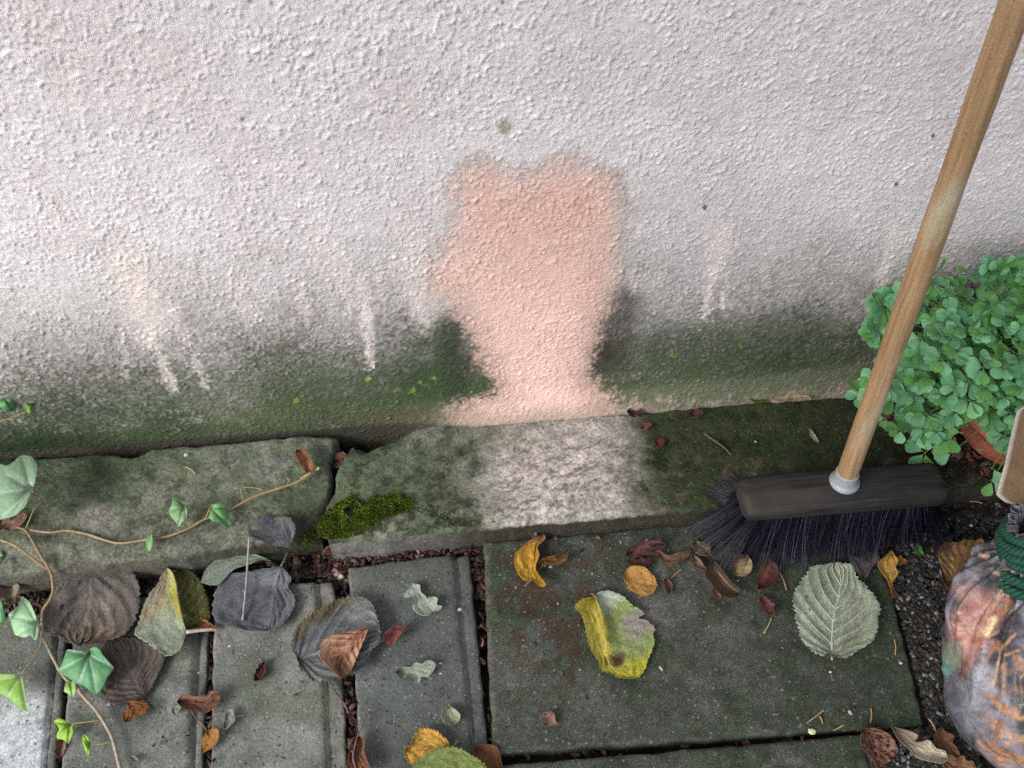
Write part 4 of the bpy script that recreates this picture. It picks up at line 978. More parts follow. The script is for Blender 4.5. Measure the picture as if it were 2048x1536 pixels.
# small stones that lie loose
def stone_bits(name, label, K, p, z, r, col, group):
    q = kpts(K, [p]); c = onz(q[:, 0], q[:, 1], np.array([z]))[0]
    v, f = ICO
    k = np.random.default_rng(int(p[0] + p[1] * 3))
    vv = v * (1 + k.uniform(-.22, .22, (len(v), 1))) * r * np.array([1.1, .9, .65])
    o = obj(name, vv + c + np.array([0, 0, r * .5]), None, f, M_PEB, None, None, np.asarray(col, float), None, False)
    return tag(o, label, 'pebble', group)
ph = (1 + 5 ** .5) / 2
_iv = np.array([[-1, ph, 0], [1, ph, 0], [-1, -ph, 0], [1, -ph, 0], [0, -1, ph], [0, 1, ph], [0, -1, -ph], [0, 1, -ph], [ph, 0, -1], [ph, 0, 1], [-ph, 0, -1], [-ph, 0, 1]]); _iv /= np.linalg.norm(_iv[0])
_if = np.array([[0, 11, 5], [0, 5, 1], [0, 1, 7], [0, 7, 10], [0, 10, 11], [1, 5, 9], [5, 11, 4], [11, 10, 2], [10, 7, 6], [7, 1, 8], [3, 9, 4], [3, 4, 2], [3, 2, 6], [3, 6, 8], [3, 8, 9], [4, 9, 5], [2, 4, 11], [6, 2, 10], [8, 6, 7], [9, 8, 1]])
ICO = (_iv, _if)
M_PEB = grain_mat('pebble', .7, ((500, .3),), (900, .0005))
for (K, p, z, r, cl, lb) in [(K1, (1092, 442), KZ, .0035, (.40, .40, .37), 'pale pebble on the left kerb stone near the wall'), (K3, (452, 492), .0, .0035, (.34, .35, .28), 'greenish pebble in the joint left of the middle paver'),
                             (KB, (1060, 560), KZ, .0022, (.34, .36, .36), 'grey pebble on the mossy kerb'), (K3, (1262, 715), .0, .003, (.36, .32, .25), 'tan pebble on the edge of the middle paver'), (K7, (432, 1285), .002, .0042, (.46, .55, .30), 'pale yellow-green pebble in the slab joint'),
                             (K7, (565, 862), .003, .0018, (.5, .5, .46), 'white grit below the round pale leaf'), (K7, (1058, 798), .003, .0022, (.48, .5, .5), 'white grit at the right edge of the slab'), (K5, (370, 490), .003, .0025, (.34, .25, .2), 'brown grit beside the crumpled golden leaf'),
                             (K6, (1722, 618), .0, .002, (.7, .7, .7), 'white grit in the dark behind the sack'), (K2, (745, 1055), .001, .0025, (.42, .45, .45), 'white grit by the dark brown leaf')]:
    stone_bits('pebble', lb, K, p, z, r, cl, 'loose pebbles and grit')

# ------------------------------------------------------------------ ivy
ivy = empty('ivy', onz(45, 1060, KZ)); tag(ivy, 'trailing green ivy with brown stems creeping over the kerb and the left pavers', 'ivy')
def stem(K, pts, z0_, z1_, r0, r1, c0, c1, n=40, nodes=True):
    p = smooth_line(kpts(K, pts), n)
    t = np.linspace(0, 1, n)
    zz = z0_ + (z1_ - z0_) * t if np.isscalar(z0_) else np.interp(t, np.linspace(0, 1, len(z0_)), z0_)
    v = onz(p[:, 0], p[:, 1], zz)
    r = (r0 + (r1 - r0) * t) * .84 * (1 + .12 * np.sin(t * 61) * np.sin(t * 23))
    if nodes: r = r * (1 + .45 * np.exp(-((t * 6 % 1) - .5) ** 2 / .006))
    tv, tq, tt = tube(v, r, 8)
    col = mix(np.broadcast_to(c0, (n, 3)), np.broadcast_to(c1, (n, 3)), t)
    cv = np.vstack([np.repeat(col, 8, 0), col[:1], col[-1:]])
    return obj('stem', tv, tq, tt, M_STEM, ivy, v[0], cv)
BR = (.20, .12, .065); BG = (.26, .24, .10)
stem(K1, [(95, 860), (180, 878), (300, 892), (380, 880), (500, 900), (610, 935), (700, 955), (850, 935), (980, 915), (1100, 870), (1200, 815), (1350, 755), (1450, 700), (1550, 660), (1750, 592), (1872, 508)], [KZ + .012, KZ + .005, KZ + .003, KZ + .006, KZ + .010, KZ + .016], 0, .0016, .0019, (.30, .21, .14), (.24, .17, .06), 70)
stem(K1, [(95, 860), (150, 880), (190, 940), (240, 1030), (290, 1110), (310, 1190), (300, 1270), (250, 1350), (245, 1420), (248, 1490)], [KZ + .012, KZ + .012, .04, .028, .022], 0, .0018, .0022, BR, (.24, .19, .10), 50)
stem(K2, [(285, 500), (288, 560), (320, 650), (390, 790), (450, 880), (520, 930), (560, 990), (640, 1075), (700, 1160), (760, 1270), (790, 1370), (825, 1520), (850, 1650)], [.022, .014, .010, .008], 0, .0021, .0024, (.22, .18, .11), (.31, .25, .20), 60)
stem(K1, [(-60, 925), (0, 935), (90, 970), (200, 1050), (288, 1115)], [KZ + .02, KZ + .012, .042], 0, .0018, .0017, BG, BR, 30)
stem(K1, [(1870, 512), (1862, 520), (1840, 530), (1760, 580)], KZ + .0165, KZ + .011, .0026, .0022, (.42, .44, .20), (.34, .32, .10), 10, False)
for pts, za, zb, K in [([(1545, 642), (1480, 630), (1412, 634), (1422, 695)], KZ + .008, KZ + .006, K1), ([(1680, 612), (1690, 590), (1682, 570)], KZ + .008, KZ + .014, K1), ([(185, 640), (215, 700), (180, 800), (150, 870)], KZ + .07, KZ + .012, K1), ([(-10, 245), (80, 215), (150, 185)], KZ + .11, KZ + .115, K1),
                       ([(1085, 735), (1100, 800), (1110, 868)], KZ + .018, KZ + .005, K1), ([(1232, 742), (1215, 780), (1200, 815)], KZ + .02, KZ + .007, K1), ([(890, 905), (900, 922), (905, 932)], KZ + .012, KZ + .005, K1),
                       ([(258, 498), (275, 490), (286, 488)], .03, .024, K2), ([(282, 560), (278, 640), (240, 720), (150, 845)], .022, .03, K2), ([(680, 1163), (600, 1172), (500, 1186)], .010, .012, K2), ([(760, 1308), (690, 1325), (618, 1326)], .010, .012, K2), ([(600, 690), (500, 800), (440, 870)], .028, .012, K2), ([(-40, 520), (60, 500), (110, 490)], .03, .02, K2)]:
    stem(K, pts, za, zb, .0010, .0009, (.24, .16, .07), (.26, .24, .09), 14, False)

def ivy_leaf(K, outline, att, z, col, vcol=(.33, .42, .28), tips=None, droop=.006, dome=.004, slope=(0, 0), vk=.6, dark=None):
    o2 = kpts(K, outline); a2 = kpts(K, [att])[0]
    nth = 72; nr_ = 16
    oo = resamp(np.vstack([o2, o2[:1]]), nth + 1)[:-1]
    oo = .5 * oo + .25 * (np.roll(oo, 1, 0) + np.roll(oo, -1, 0))
    r = np.linspace(0.02, 1, nr_) ** .8
    P = a2 + (oo - a2)[None] * r[:, None, None]
    size = np.abs(o2 - a2).max()
    dx_ = (P[..., 0] - a2[0]) / size; dy_ = (P[..., 1] - a2[1]) / size
    ang_ = np.arange(nth) / nth * 2 * np.pi
    sd_ = int(att[0] * 3 + att[1])
    rr2 = np.hypot(dx_, dy_)
    zz = z + dome * np.sin(np.pi * np.clip(rr2, 0, 1)) - droop * rr2 ** 2 + slope[0] * dx_ + slope[1] * dy_ + .003 * (fbm(dx_ * 2.5 + 5, dy_ * 2.5, sd_, 2) - .5)
    if tips is None:
        dd_ = np.linalg.norm(o2 - a2, axis=1)
        tips_i = [i for i in range(len(o2)) if dd_[i] >= dd_[i - 1] and dd_[i] >= dd_[(i + 1) % len(o2)]]
        tp = o2[tips_i]
    else:
        tp = kpts(K, tips)
    vm = np.zeros(P.shape[:2])
    for q in tp:
        d, t = segd(P[..., 0], P[..., 1], a2, a2 + (q - a2) * .92)
        vm = np.maximum(vm, ss(size * .035 + .6, size * .010, d))
        zz = zz - .0015 * ss(size * .14, 0, d)
    n1 = fbm(dx_ * 4 + 9, dy_ * 4, sd_ + 7, 3)
    c = mix(np.asarray(col) * .8, np.asarray(col) * 1.2, n1)
    if dark is not None: c = mix(c, dark[0], ss(dark[1], dark[2], dy_ if dark[3] == 'y' else dx_))
    c = mix(c, vcol, vm * vk)
    V = onz(P[..., 0], P[..., 1], np.maximum(zz, .002))
    V = np.vstack([V.reshape(-1, 3), V[0].mean(0)[None]])
    i = np.arange(nr_ - 1)[:, None] * nth; k = np.arange(nth)[None]; k2 = (k + 1) % nth
    Q_ = np.stack([i + k, i + k2, i + nth + k2, i + nth + k], -1).reshape(-1, 4)
    kk = np.arange(nth); T_ = np.stack([(kk + 1) % nth, kk, np.full(nth, nr_ * nth)], -1)
    cc = np.vstack([c.reshape(-1, 3), c[0, :1]])
    o = obj('leaf', V, Q_, T_, M_IVY, ivy, V[-1], cc, {'S': np.r_[dx_.ravel() * .35, 0], 'T': np.r_[dy_.ravel() * .6, 0]})
    thick(o)
    return o
GA = (.20, .32, .20); GD = (.055, .17, .055); GY = (.22, .40, .04)
ivy_leaf(K1, [(190, 640), (205, 600), (222, 500), (190, 440), (130, 434), (78, 480), (40, 502), (-30, 480), (-60, 600), (-90, 680), (-40, 760), (-30, 825), (40, 806), (85, 798), (150, 740)], (186, 636), KZ + .068, GA, (.42, .52, .36), [(135, 437), (20, 540), (-80, 670), (0, 815), (80, 795)], droop=.012, slope=(-.006, .006), dome=.005)
ivy_leaf(K1, [(95, 150), (92, 180), (40, 192), (-10, 150), (-60, 120), (-40, 70), (25, 66), (60, 95)], (20, 100), KZ + .125, (.10, .25, .10), (.3, .45, .3), droop=.012)
ivy_leaf(K1, [(150, 185), (132, 150), (150, 122), (190, 125), (206, 165), (195, 205), (170, 200)], (150, 182), KZ + .115, (.19, .33, .09), (.3, .42, .15), droop=.004)
ivy_leaf(K1, [(1080, 732), (1040, 700), (1005, 668), (1010, 705), (1000, 740), (985, 765), (1000, 800), (1025, 830), (1048, 862), (1065, 832), (1090, 815), (1098, 760)], (1080, 732), KZ + .018, (.17, .30, .13), (.32, .44, .26), [(1007, 668), (988, 765), (1047, 858), (1092, 815)], dark=((.05, .15, .04), -.25, -.5, 'y'))
ivy_leaf(K1, [(1232, 745), (1212, 735), (1250, 728), (1290, 720), (1330, 745), (1335, 790), (1352, 830), (1358, 868), (1335, 868), (1290, 835), (1240, 825), (1218, 800)], (1234, 746), KZ + .020, (.12, .28, .10), (.28, .40, .12), [(1330, 745), (1355, 866), (1225, 815)], droop=.010, dark=((.20, .30, .03), -.1, -.3, 'y'))
ivy_leaf(K1, [(885, 900), (868, 920), (855, 950), (860, 985), (875, 1005), (885, 985), (893, 950), (892, 920)], (887, 905), KZ + .012, (.12, .32, .10), droop=.004, slope=(.02, 0))
ivy_leaf(K2, [(258, 498), (235, 425), (205, 355), (150, 310), (130, 375), (55, 440), (75, 495), (100, 580), (175, 600), (205, 575), (245, 625), (262, 560)], (256, 498), .030, (.26, .44, .25), (.46, .58, .40), [(150, 312), (57, 440), (102, 580), (244, 622)], droop=.010)
ivy_leaf(K2, [(600, 690), (640, 655), (680, 675), (705, 720), (785, 808), (735, 865), (712, 930), (665, 992), (612, 960), (560, 920), (525, 915), (460, 870), (388, 830), (425, 775), (455, 675), (540, 690)], (610, 712), .026, (.085, .24, .10), (.34, .47, .36), [(455, 678), (390, 830), (540, 915), (665, 988), (782, 808)], droop=.010, dome=.007, slope=(.004, -.004))
ivy_leaf(K2, [(150, 850), (168, 960), (190, 1112), (110, 1062), (55, 1010), (-20, 970), (-60, 900), (-20, 842), (70, 852), (110, 848)], (145, 856), .034, (.09, .27, .10), (.35, .5, .3), [(190, 1108), (50, 1008), (-55, 900)], droop=.012, dark=((.20, .36, .06), -.2, .0, 'y'))
ivy_leaf(K2, [(480, 880), (510, 880), (522, 960), (500, 1008), (470, 985), (435, 965), (445, 910)], (480, 885), .014, (.26, .42, .12), (.4, .55, .2), droop=.004)
ivy_leaf(K2, [(440, 1160), (400, 1145), (365, 1170), (395, 1200), (405, 1225), (385, 1260), (390, 1290), (435, 1295), (470, 1325), (485, 1280), (503, 1245), (490, 1205), (505, 1190), (460, 1185)], (478, 1192), .012, GY, (.36, .50, .08), [(368, 1170), (388, 1285), (470, 1322)], droop=.003)
ivy_leaf(K2, [(618, 1326), (600, 1280), (570, 1252), (560, 1300), (575, 1350), (600, 1412), (612, 1370)], (614, 1326), .012, (.24, .46, .05), (.36, .52, .08), droop=.003)
ivy_leaf(K2, [(-40, 10), (10, 5), (48, 60), (10, 82), (-50, 70)], (-30, 30), .04, (.16, .34, .16), droop=.004)
ivy_leaf(K2, [(-30, 340), (10, 345), (40, 470), (0, 500), (-60, 440)], (-30, 380), .035, (.10, .27, .12), droop=.006)

# ------------------------------------------------------------------ broom
def ring_outline(L, Wd, ch, n=10):
    """long rounded head outline with blunt ends"""
    pts = []
    hx, hy = L / 2, Wd / 2
    ch = min(ch, hy * .95)
    for (cx_, cy_, a0) in [(hx - ch, hy - ch * .8, 0), (-hx + ch, hy - ch * .8, 90), (-hx + ch, -hy + ch * .8, 180), (hx - ch, -hy + ch * .8, 270)]:
        for a in np.radians(np.linspace(a0, a0 + 90, 7) + 8 * np.sin(np.radians(np.linspace(0, 360, 7)))):
            pts.append((cx_ + ch * math.cos(a), cy_ + ch * .8 * math.sin(a)))
    return np.array(pts)

def loft(rings, cap=True):
    n = len(rings[0]); V = np.vstack(rings); q = []
    k = np.arange(n); k2 = (k + 1) % n
    for i in range(len(rings) - 1):
        q.append(np.stack([i * n + k, i * n + k2, (i + 1) * n + k2, (i + 1) * n + k], -1))
    t = np.zeros((0, 3), int)
    if cap:
        c0, c1 = len(V), len(V) + 1
        V = np.vstack([V, rings[0].mean(0)[None], rings[-1].mean(0)[None]])
        t = np.vstack([np.stack([k2, k, np.full(n, c0)], -1), np.stack([(len(rings) - 1) * n + k, (len(rings) - 1) * n + k2, np.full(n, c1)], -1)])
    return V, np.vstack(q), t

HC = np.array([.523, -.201, 0.0]); HZ0, HZ1 = .087, .113
HL, HW = .270, .057
HROT = math.radians(-1.0)
def head_pt(x, y, z):
    c, s = math.cos(HROT), math.sin(HROT)
    x = np.asarray(x); y = np.asarray(y)
    return np.stack([HC[0] + c * x - s * y, HC[1] + s * x + c * y, np.broadcast_to(z, x.shape)], -1)

def wood_mat(name, axis, cols, rough, ring=40, stretch=.06, patch=None, bump=.0008):
    m, nt, p = new_mat(name); N = nt.nodes.new; L = nt.links.new
    geo = N('ShaderNodeNewGeometry')
    mp = N('ShaderNodeMapping'); mp.vector_type = 'POINT'
    # grain runs along the given axis: rotate that axis onto z, then squeeze z
    q = Vector(axis).normalized().rotation_difference(Vector((0, 0, 1))).to_euler()
    mp.inputs['Rotation'].default_value = q
    L(geo.outputs['Position'], mp.inputs['Vector'])
    m2 = N('ShaderNodeMapping'); m2.inputs['Scale'].default_value = (1, 1, stretch); L(mp.outputs[0], m2.inputs['Vector'])
    n = N('ShaderNodeTexNoise'); n.inputs['Scale'].default_value = ring * 8; n.inputs['Detail'].default_value = 5; L(m2.outputs[0], n.inputs['Vector'])
    cr = N('ShaderNodeValToRGB'); e = cr.color_ramp.elements
    e[0].position = .32; e[0].color = (*cols[0], 1); e[1].position = .68; e[1].color = (*cols[1], 1)
    L(n.outputs['Fac'], cr.inputs[0])
    c = cr.outputs[0]
    if patch:
        pc, sc, lo, hi = patch
        m3 = N('ShaderNodeMapping'); m3.inputs['Scale'].default_value = (1, 1, .22); L(mp.outputs[0], m3.inputs['Vector'])
        n2 = N('ShaderNodeTexNoise'); n2.inputs['Scale'].default_value = sc; n2.inputs['Detail'].default_value = 4; L(m3.outputs[0], n2.inputs['Vector'])
        mr = N('ShaderNodeMapRange'); mr.inputs[1].default_value = lo; mr.inputs[2].default_value = hi; L(n2.outputs['Fac'], mr.inputs[0])
        mx = N('ShaderNodeMix'); mx.data_type = 'RGBA'; L(mr.outputs[0], mx.inputs[0]); L(c, mx.inputs[6]); mx.inputs[7].default_value = (*pc, 1)
        c = mx.outputs[2]
    n3 = N('ShaderNodeTexNoise'); n3.inputs['Scale'].default_value = 900; L(geo.outputs['Position'], n3.inputs['Vector'])
    mr = N('ShaderNodeMapRange'); mr.inputs[1].default_value = .35; mr.inputs[2].default_value = .65; mr.inputs[3].default_value = .78; mr.inputs[4].default_value = 1.2; L(n3.outputs['Fac'], mr.inputs[0])
    cc = N('ShaderNodeCombineColor')
    for k in range(3): L(mr.outputs[0], cc.inputs[k])
    mx = N('ShaderNodeMix'); mx.data_type = 'RGBA'; mx.blend_type = 'MULTIPLY'; mx.inputs[0].default_value = 1; L(c, mx.inputs[6]); L(cc.outputs[0], mx.inputs[7])
    L(mx.outputs[2], p.inputs['Base Color'])
    p.inputs['Roughness'].default_value = rough; p.inputs['Specular IOR Level'].default_value = .35
    b = N('ShaderNodeBump'); b.inputs['Strength'].default_value = 1; b.inputs['Distance'].default_value = bump; L(n.outputs['Fac'], b.inputs['Height']); L(b.outputs[0], p.inputs['Normal'])
    return m

hb = head_pt(np.array(0.0), np.array(.004), HZ1)
htop = ony(2034, 0, -.14)
hdir = (htop - hb) / np.linalg.norm(htop - hb)
M_HANDLE = wood_mat('broom_handle_wood', hdir, ((.25, .150, .075), (.40, .26, .14)), .5, 30, .05, ((.40, .34, .23), 34, .54, .68))
M_HEAD = wood_mat('broom_head_wood', (1, 0, 0), ((.010, .009, .010), (.032, .028, .027)), .65, 30, .08, ((.055, .042, .035), 26, .56, .76))
M_COLLAR = grain_mat('collar_plastic', .4, ((300, .2),), (500, .0003), spec=.5, color=(.27, .29, .31))
M_BRISTLE, _nt, _p = new_mat('bristle'); _a = _nt.nodes.new('ShaderNodeAttribute'); _a.attribute_name = 'Col'; _nt.links.new(_a.outputs['Color'], _p.inputs['Base Color']); _p.inputs['Roughness'].default_value = .30; _p.inputs['Specular IOR Level'].default_value = .6

broom = empty('broom', (HC[0], HC[1], 0)); tag(broom, 'long-handled broom with dark wooden head and black bristles leaning upright against the wall', 'broom')
rings = []
for (z, ins) in [(HZ0, .003), (HZ0 + .002, .001), (HZ0 + .005, 0), (HZ1 - .010, .0003), (HZ1 - .004, .0022), (HZ1 - .0012, .0050), (HZ1, .0085), (HZ1 + .0002, .014), (HZ1 + .0003, .022)]:
    o2 = ring_outline(HL - 2 * ins, HW - 2 * ins, max(.014 - ins * .3, .004))
    rings.append(head_pt(o2[:, 0], o2[:, 1], z))
v, q, t = loft(rings); obj('brush_head', v, q, t, M_HEAD, broom, head_pt(np.array(0.), np.array(0.), HZ0))
# handle
n = 60
tt_ = np.linspace(-.004, 1.32, n)
hp = hb + hdir * tt_[:, None]
v, q, t = tube(hp, .0128 * (1 + .025 * np.sin(tt_ * 23) + .015 * np.sin(tt_ * 51)) * np.interp(tt_, [0, .03, 1.3], [.93, 1, 1.02]), 24)
obj('handle', v, q, t, M_HANDLE, broom, hb)
prof = [(-.004, .0180), (.001, .0190), (.0035, .0187), (.0048, .0160), (.0085, .0154), (.015, .0146), (.0185, .0142), (.0205, .0145), (.0215, .0136), (.0215, .0129)]
v, q, t = tube(hb + hdir * np.array([a for a, _ in prof])[:, None], [r for _, r in prof], 28)
obj('collar', v, q, t, M_COLLAR, broom, hb)
# tufts
ru = np.linspace(-1, 1, 29); rv = np.linspace(-1, 1, 5)
br = np.random.default_rng(3)
for iv, fv in enumerate(rv):
    for iu, fu in enumerate(ru):
        fu_ = fu + (.05 if iv % 2 else 0) * (1 if abs(fu) < .99 else -1)
        edge_ = (iv in (0, 4)) or (iu in (0, 1, 27, 28))
        nb = 74 if edge_ else 18
        x0_, y0_ = fu_ * (HL / 2 - .014), fv * (HW / 2 - .009)
        if abs(fu) > .95 and abs(fv) > .8: x0_ *= .965; y0_ *= .8
        endk = np.sign(fu) * max(0, (abs(fu) - .62) / .38) ** 1.6
        tb = Bag()
        lean = br.normal(0, .06, 2)
        for kq in range(nb):
            sp = br.normal(0, 1, 2)
            rx, ry = x0_ + sp[0] * .0017, y0_ + sp[1] * .0017
            L_ = br.uniform(.068, .083) * (1 if br.random() > .1 else .8)
            ox_ = (endk * .50 + lean[0] + sp[0] * .075); oy_ = (fv * (.20 if fv < 0 else .34) * (1 - .2 * abs(endk)) + lean[1] + sp[1] * .07)
            u = np.linspace(0, 1, 6)
            hx = rx + L_ * ox_ * (u * .7 + .45 * u ** 2); hy = ry + L_ * oy_ * (u * .7 + .45 * u ** 2)
            hz = HZ0 + .001 - (HZ0 - .004) * (u + .10 * u * (1 - u)) * min(1.0, L_ / .085)
            over = np.clip(.004 - hz, 0, 1); hz = hz + over
            pw = head_pt(hx, hy, 0.0); pw[:, 2] = hz
            onk = (pw[:, 1] > -.178) & (pw[:, 2] < KZ + .003)     # bristles bend where they rest on the kerb
            pw[onk, 2] = KZ + .003
            a, b_, c_ = tube(pw, np.linspace(.00040, .00026, 6), 3, False)
            g_ = br.random()  # paler bristles are painted glints, toned down at the left end
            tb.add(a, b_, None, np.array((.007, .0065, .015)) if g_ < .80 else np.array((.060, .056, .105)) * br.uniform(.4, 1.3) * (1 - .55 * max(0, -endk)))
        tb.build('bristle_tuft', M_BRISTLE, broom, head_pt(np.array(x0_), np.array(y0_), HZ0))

# ------------------------------------------------------------------ pot and plant
PC = np.array([.812, -.108, KZ])
M_TERRA = grain_mat('terracotta', .8, ((50, .18), (300, .2)), (500, .0006), None, None, .3, color=(.42, .13, .075))
def lathe(c, prof, n=48):
    th = np.arange(n) * 2 * np.pi / n
    return [np.stack([c[0] + r * np.cos(th), c[1] + r * np.sin(th), np.full(n, c[2] + z)], -1) for z, r in prof]
pot = empty('flower_pot', PC); tag(pot, 'terracotta flower pot half hidden by the green plant beside the wall', 'flower pot')
v, q, t = loft(lathe(PC, [(0.001, .050), (.004, .053), (.020, .066), (.050, .082), (.078, .092), (.080, .098), (.084, .100), (.104, .1015), (.108, .099), (.108, .093), (.100, .090), (.080, .088)])); obj('pot_body', v, q, None, M_TERRA, pot, PC)
v, q, t = loft(lathe(PC, [(.079, .0885), (.088, .060), (.092, .02)])); obj('potting_soil', v, q, t, M_SOIL, pot, PC + np.array([0, 0, .079]))

def in_poly(n, poly, K=K0, seed=0):
    r = np.random.default_rng(seed); p = kpts(K, poly)
    out = np.zeros((0, 2))
    while len(out) < n:
        c_ = r.uniform(p.min(0), p.max(0), (n * 3, 2))
        out = np.vstack([out, c_[sdf(c_[:, 0], c_[:, 1], p) < 0]])
    return out[:n]

PLC = np.array([.772, -.108, .200]); PLR = np.array([.170, .112, .134])
plant = empty('leafy_plant', PC + np.array([0, 0, .09])); tag(plant, 'bushy green plant with small round-lobed leaves arching out of a terracotta pot', 'plant')
pr = np.random.default_rng(11)
def leaflet(seed):
    """one small lobed leaflet, base at the origin, growing along +x, face +z"""
    k = np.random.default_rng(seed)
    nlob = [1, 2, 2, 3, 2, 1, 3, 3][seed % 8]
    ns_, nt_ = 9, 7
    s = np.linspace(0, 1, ns_)
    w = .34 * np.sin(np.pi * np.clip(s, 0, 1) ** 1.55) ** .7 * (1.0 if nlob == 1 else 1.18) + .018 * (1 - s)
    S, T = np.meshgrid(s, np.linspace(-1, 1, nt_), indexing='ij')
    xx = S.copy()
    if nlob == 2: xx = xx * (1 - .20 * np.exp(-(T / .25) ** 2) * S ** 3) 
    if nlob == 3: xx = xx * (1 - .16 * np.exp(-((np.abs(T) - .5) / .2) ** 2) * S ** 3)
    tipw = .30 * (nlob > 1) * S ** 3
    yy = T * (w[:, None] + tipw * .38)
    zz_ = .10 * (np.abs(T) ** 2) * w[:, None] * 2 - .16 * S ** 2 + .03 * np.sin(3 * S + k.uniform(0, 6)) + .012 * np.cos(T * 9)
    return np.stack([xx, yy, zz_], -1).reshape(-1, 3), grid_faces(ns_, nt_), S.ravel(), T.ravel()
LV = [leaflet(i) for i in range(8)]
LM = []
for i, (v_, q_, S_, T_) in enumerate(LV):
    for j in range(3):
        basec = [(.135, .34, .165), (.185, .41, .21), (.115, .29, .075)][j]
        cc = mix(np.broadcast_to(np.asarray(basec) * .9, (len(v_), 3)), np.asarray(basec) * 1.15, ss(.1, .9, S_))
        cc = mix(cc, np.asarray(basec) * 1.35, ss(.10, .03, np.abs(T_)) * .35)
        LM.append(make_mesh('leaf', v_, q_, None, cc)); LM[-1].materials.append(M_PLANT)
leaf_T = []
stems_b = Bag()
def sprig(node, out, size, nl):
    """a leaf of several leaflets that fan out from a thin stalk"""
    out = out / np.linalg.norm(out)
    side = np.cross(out, np.array([pr.normal(0, .3), pr.normal(0, .3), 1])); side /= np.linalg.norm(side)
    # leaf planes face up and towards the light
    up = np.array([-.25, -.45, .85]) + pr.normal(0, .28, 3); up -= up @ out * out; up /= np.linalg.norm(up)
    side = np.cross(up, out)
    angs = {3: [-55, 0, 55], 5: [-80, -40, 0, 42, 78], 4: [-60, -15, 30, 70]}[nl]
    for a in angs:
        a = math.radians(a + pr.normal(0, 9))
        d = out * math.cos(a) + side * math.sin(a)
        stp = node + d * size * .18
        ax = d + up * pr.normal(0, .18); ax /= np.linalg.norm(ax)
        az = up + d * pr.normal(0, .15) + side * pr.normal(0, .3); az -= az @ ax * ax; az /= np.linalg.norm(az)
        ay = np.cross(az, ax)
        sc = size * pr.uniform(.78, 1.15)
        m = np.eye(4); m[:3, 0] = ax * sc; m[:3, 1] = ay * sc; m[:3, 2] = az * sc; m[:3, 3] = stp
        leaf_T.append((m, stp + ax * sc * .5, az))
        a_, b_, c_ = tube(np.stack([node, (node + stp) / 2 - up * .0005, stp]), .0004, 4, False); stems_b.add(a_, b_)
top = PC + np.array([0, 0, .10])
for k in range(1500):
    # directions over the upper, outer half of the bush
    d = pr.normal(0, 1, 3); d /= np.linalg.norm(d)
    if d[2] < -.35 or (d[1] > .6): continue
    rad = (pr.uniform(.72, 1.04) if k % 3 else pr.uniform(.40, .75)) * (1 + .20 * math.sin(4 * math.atan2(d[1], d[0]) + 1) + .10 * math.sin(7 * d[2] + 3 * d[0]))
    node = PLC + d * PLR * rad
    if node[1] > -.022: continue
    px, py = proj(node)
    if px < 1760 and py > 790: continue
    if px < 1830 and py > 850 and pr.random() < .7: continue
    out = d * np.array([1, 1, .35]) + np.array([0, 0, -.25]) + pr.normal(0, .25, 3)
    sprig(node, out, pr.uniform(.0125, .0205), int(pr.choice([3, 5, 4])))
    if k % 10 == 0:
        u = np.linspace(0, 1, 9)[:, None]
        mid = (top + node) / 2 + np.array([0, 0, .05])
        pth = (1 - u) ** 2 * (top + pr.normal(0, .015, 3) * [1, 1, 0]) + 2 * u * (1 - u) * mid + u ** 2 * node
        a_, b_, c_ = tube(pth, np.linspace(.0011, .0006, 9), 5, False); stems_b.add(a_, b_)
for (px, py, z) in [(1790, 800, .13), (1772, 640, .17), (1800, 700, .19), (1905, 905, .12), (1960, 900, .14), (1985, 935, .16), (1830, 830, .12), (1935, 850, .16), (2010, 870, .18), (1765, 655, .16), (1990, 820, .2), (1880, 800, .18), (1985, 960, .15), (1850, 905, .10), (1775, 610, .17)]:
    node = onz(px, py, z)
    if node[1] > -.02: node = ony(px, py, -.03)
    d = node - PLC
    sprig(node, d / np.linalg.norm(d) + np.array([-.3, -.2, -.6]), .0215, int(pr.choice([3, 5])))
    u = np.linspace(0, 1, 9)[:, None]; mid = (top + node) / 2 + np.array([0, 0, .05])
    a_, b_, c_ = tube((1 - u) ** 2 * top + 2 * u * (1 - u) * mid + u ** 2 * node, np.linspace(.0011, .0006, 9), 5, False); stems_b.add(a_, b_)
for (px, py) in in_poly(75, [(1742, 655), (1775, 590), (1850, 552), (1910, 540), (2060, 528), (2060, 640), (1900, 640), (1780, 720)], seed=77):
    z_ = .20 + .05 * ss(700, 540, py) * pr.uniform(.6, 1.1)
    node = onz(px, py, z_)
    if node[1] > -.03: node = ony(px, py, -pr.uniform(.03, .05))
    d = node - PLC
    sprig(node, d / np.linalg.norm(d) + np.array([0, -.4, -.2]) + pr.normal(0, .3, 3), pr.uniform(.014, .021), int(pr.choice([3, 4, 5])))
    if pr.random() < .3:
        u = np.linspace(0, 1, 9)[:, None]; mid = (top + node) / 2 + np.array([0, 0, .05])
        a_, b_, c_ = tube((1 - u) ** 2 * top + 2 * u * (1 - u) * mid + u ** 2 * node, np.linspace(.0011, .0006, 9), 5, False); stems_b.add(a_, b_)
stems_b.c = [np.tile(np.array([.16, .20, .07]), (stems_b.n, 1))]
stems_b.build('stem', M_STEM, plant, top)
def showing(e):
    m, cpt, az = e
    px, py = proj(cpt)
    infr = (-10 < px < 2058) and (-10 < py < 1546)
    depth = (cpt - CAM) @ CM[:, 2]
    return (not infr, depth)
_w = np.array([proj(e[1]) for e in leaf_T])
_win = sdf(_w[:, 0], _w[:, 1], [(1912, 862), (1945, 838), (1992, 885), (2000, 930), (1962, 960), (1920, 930)])     # the pot shows through here
leaf_T = [e for e, d_ in zip(leaf_T, _win) if d_ > 6]
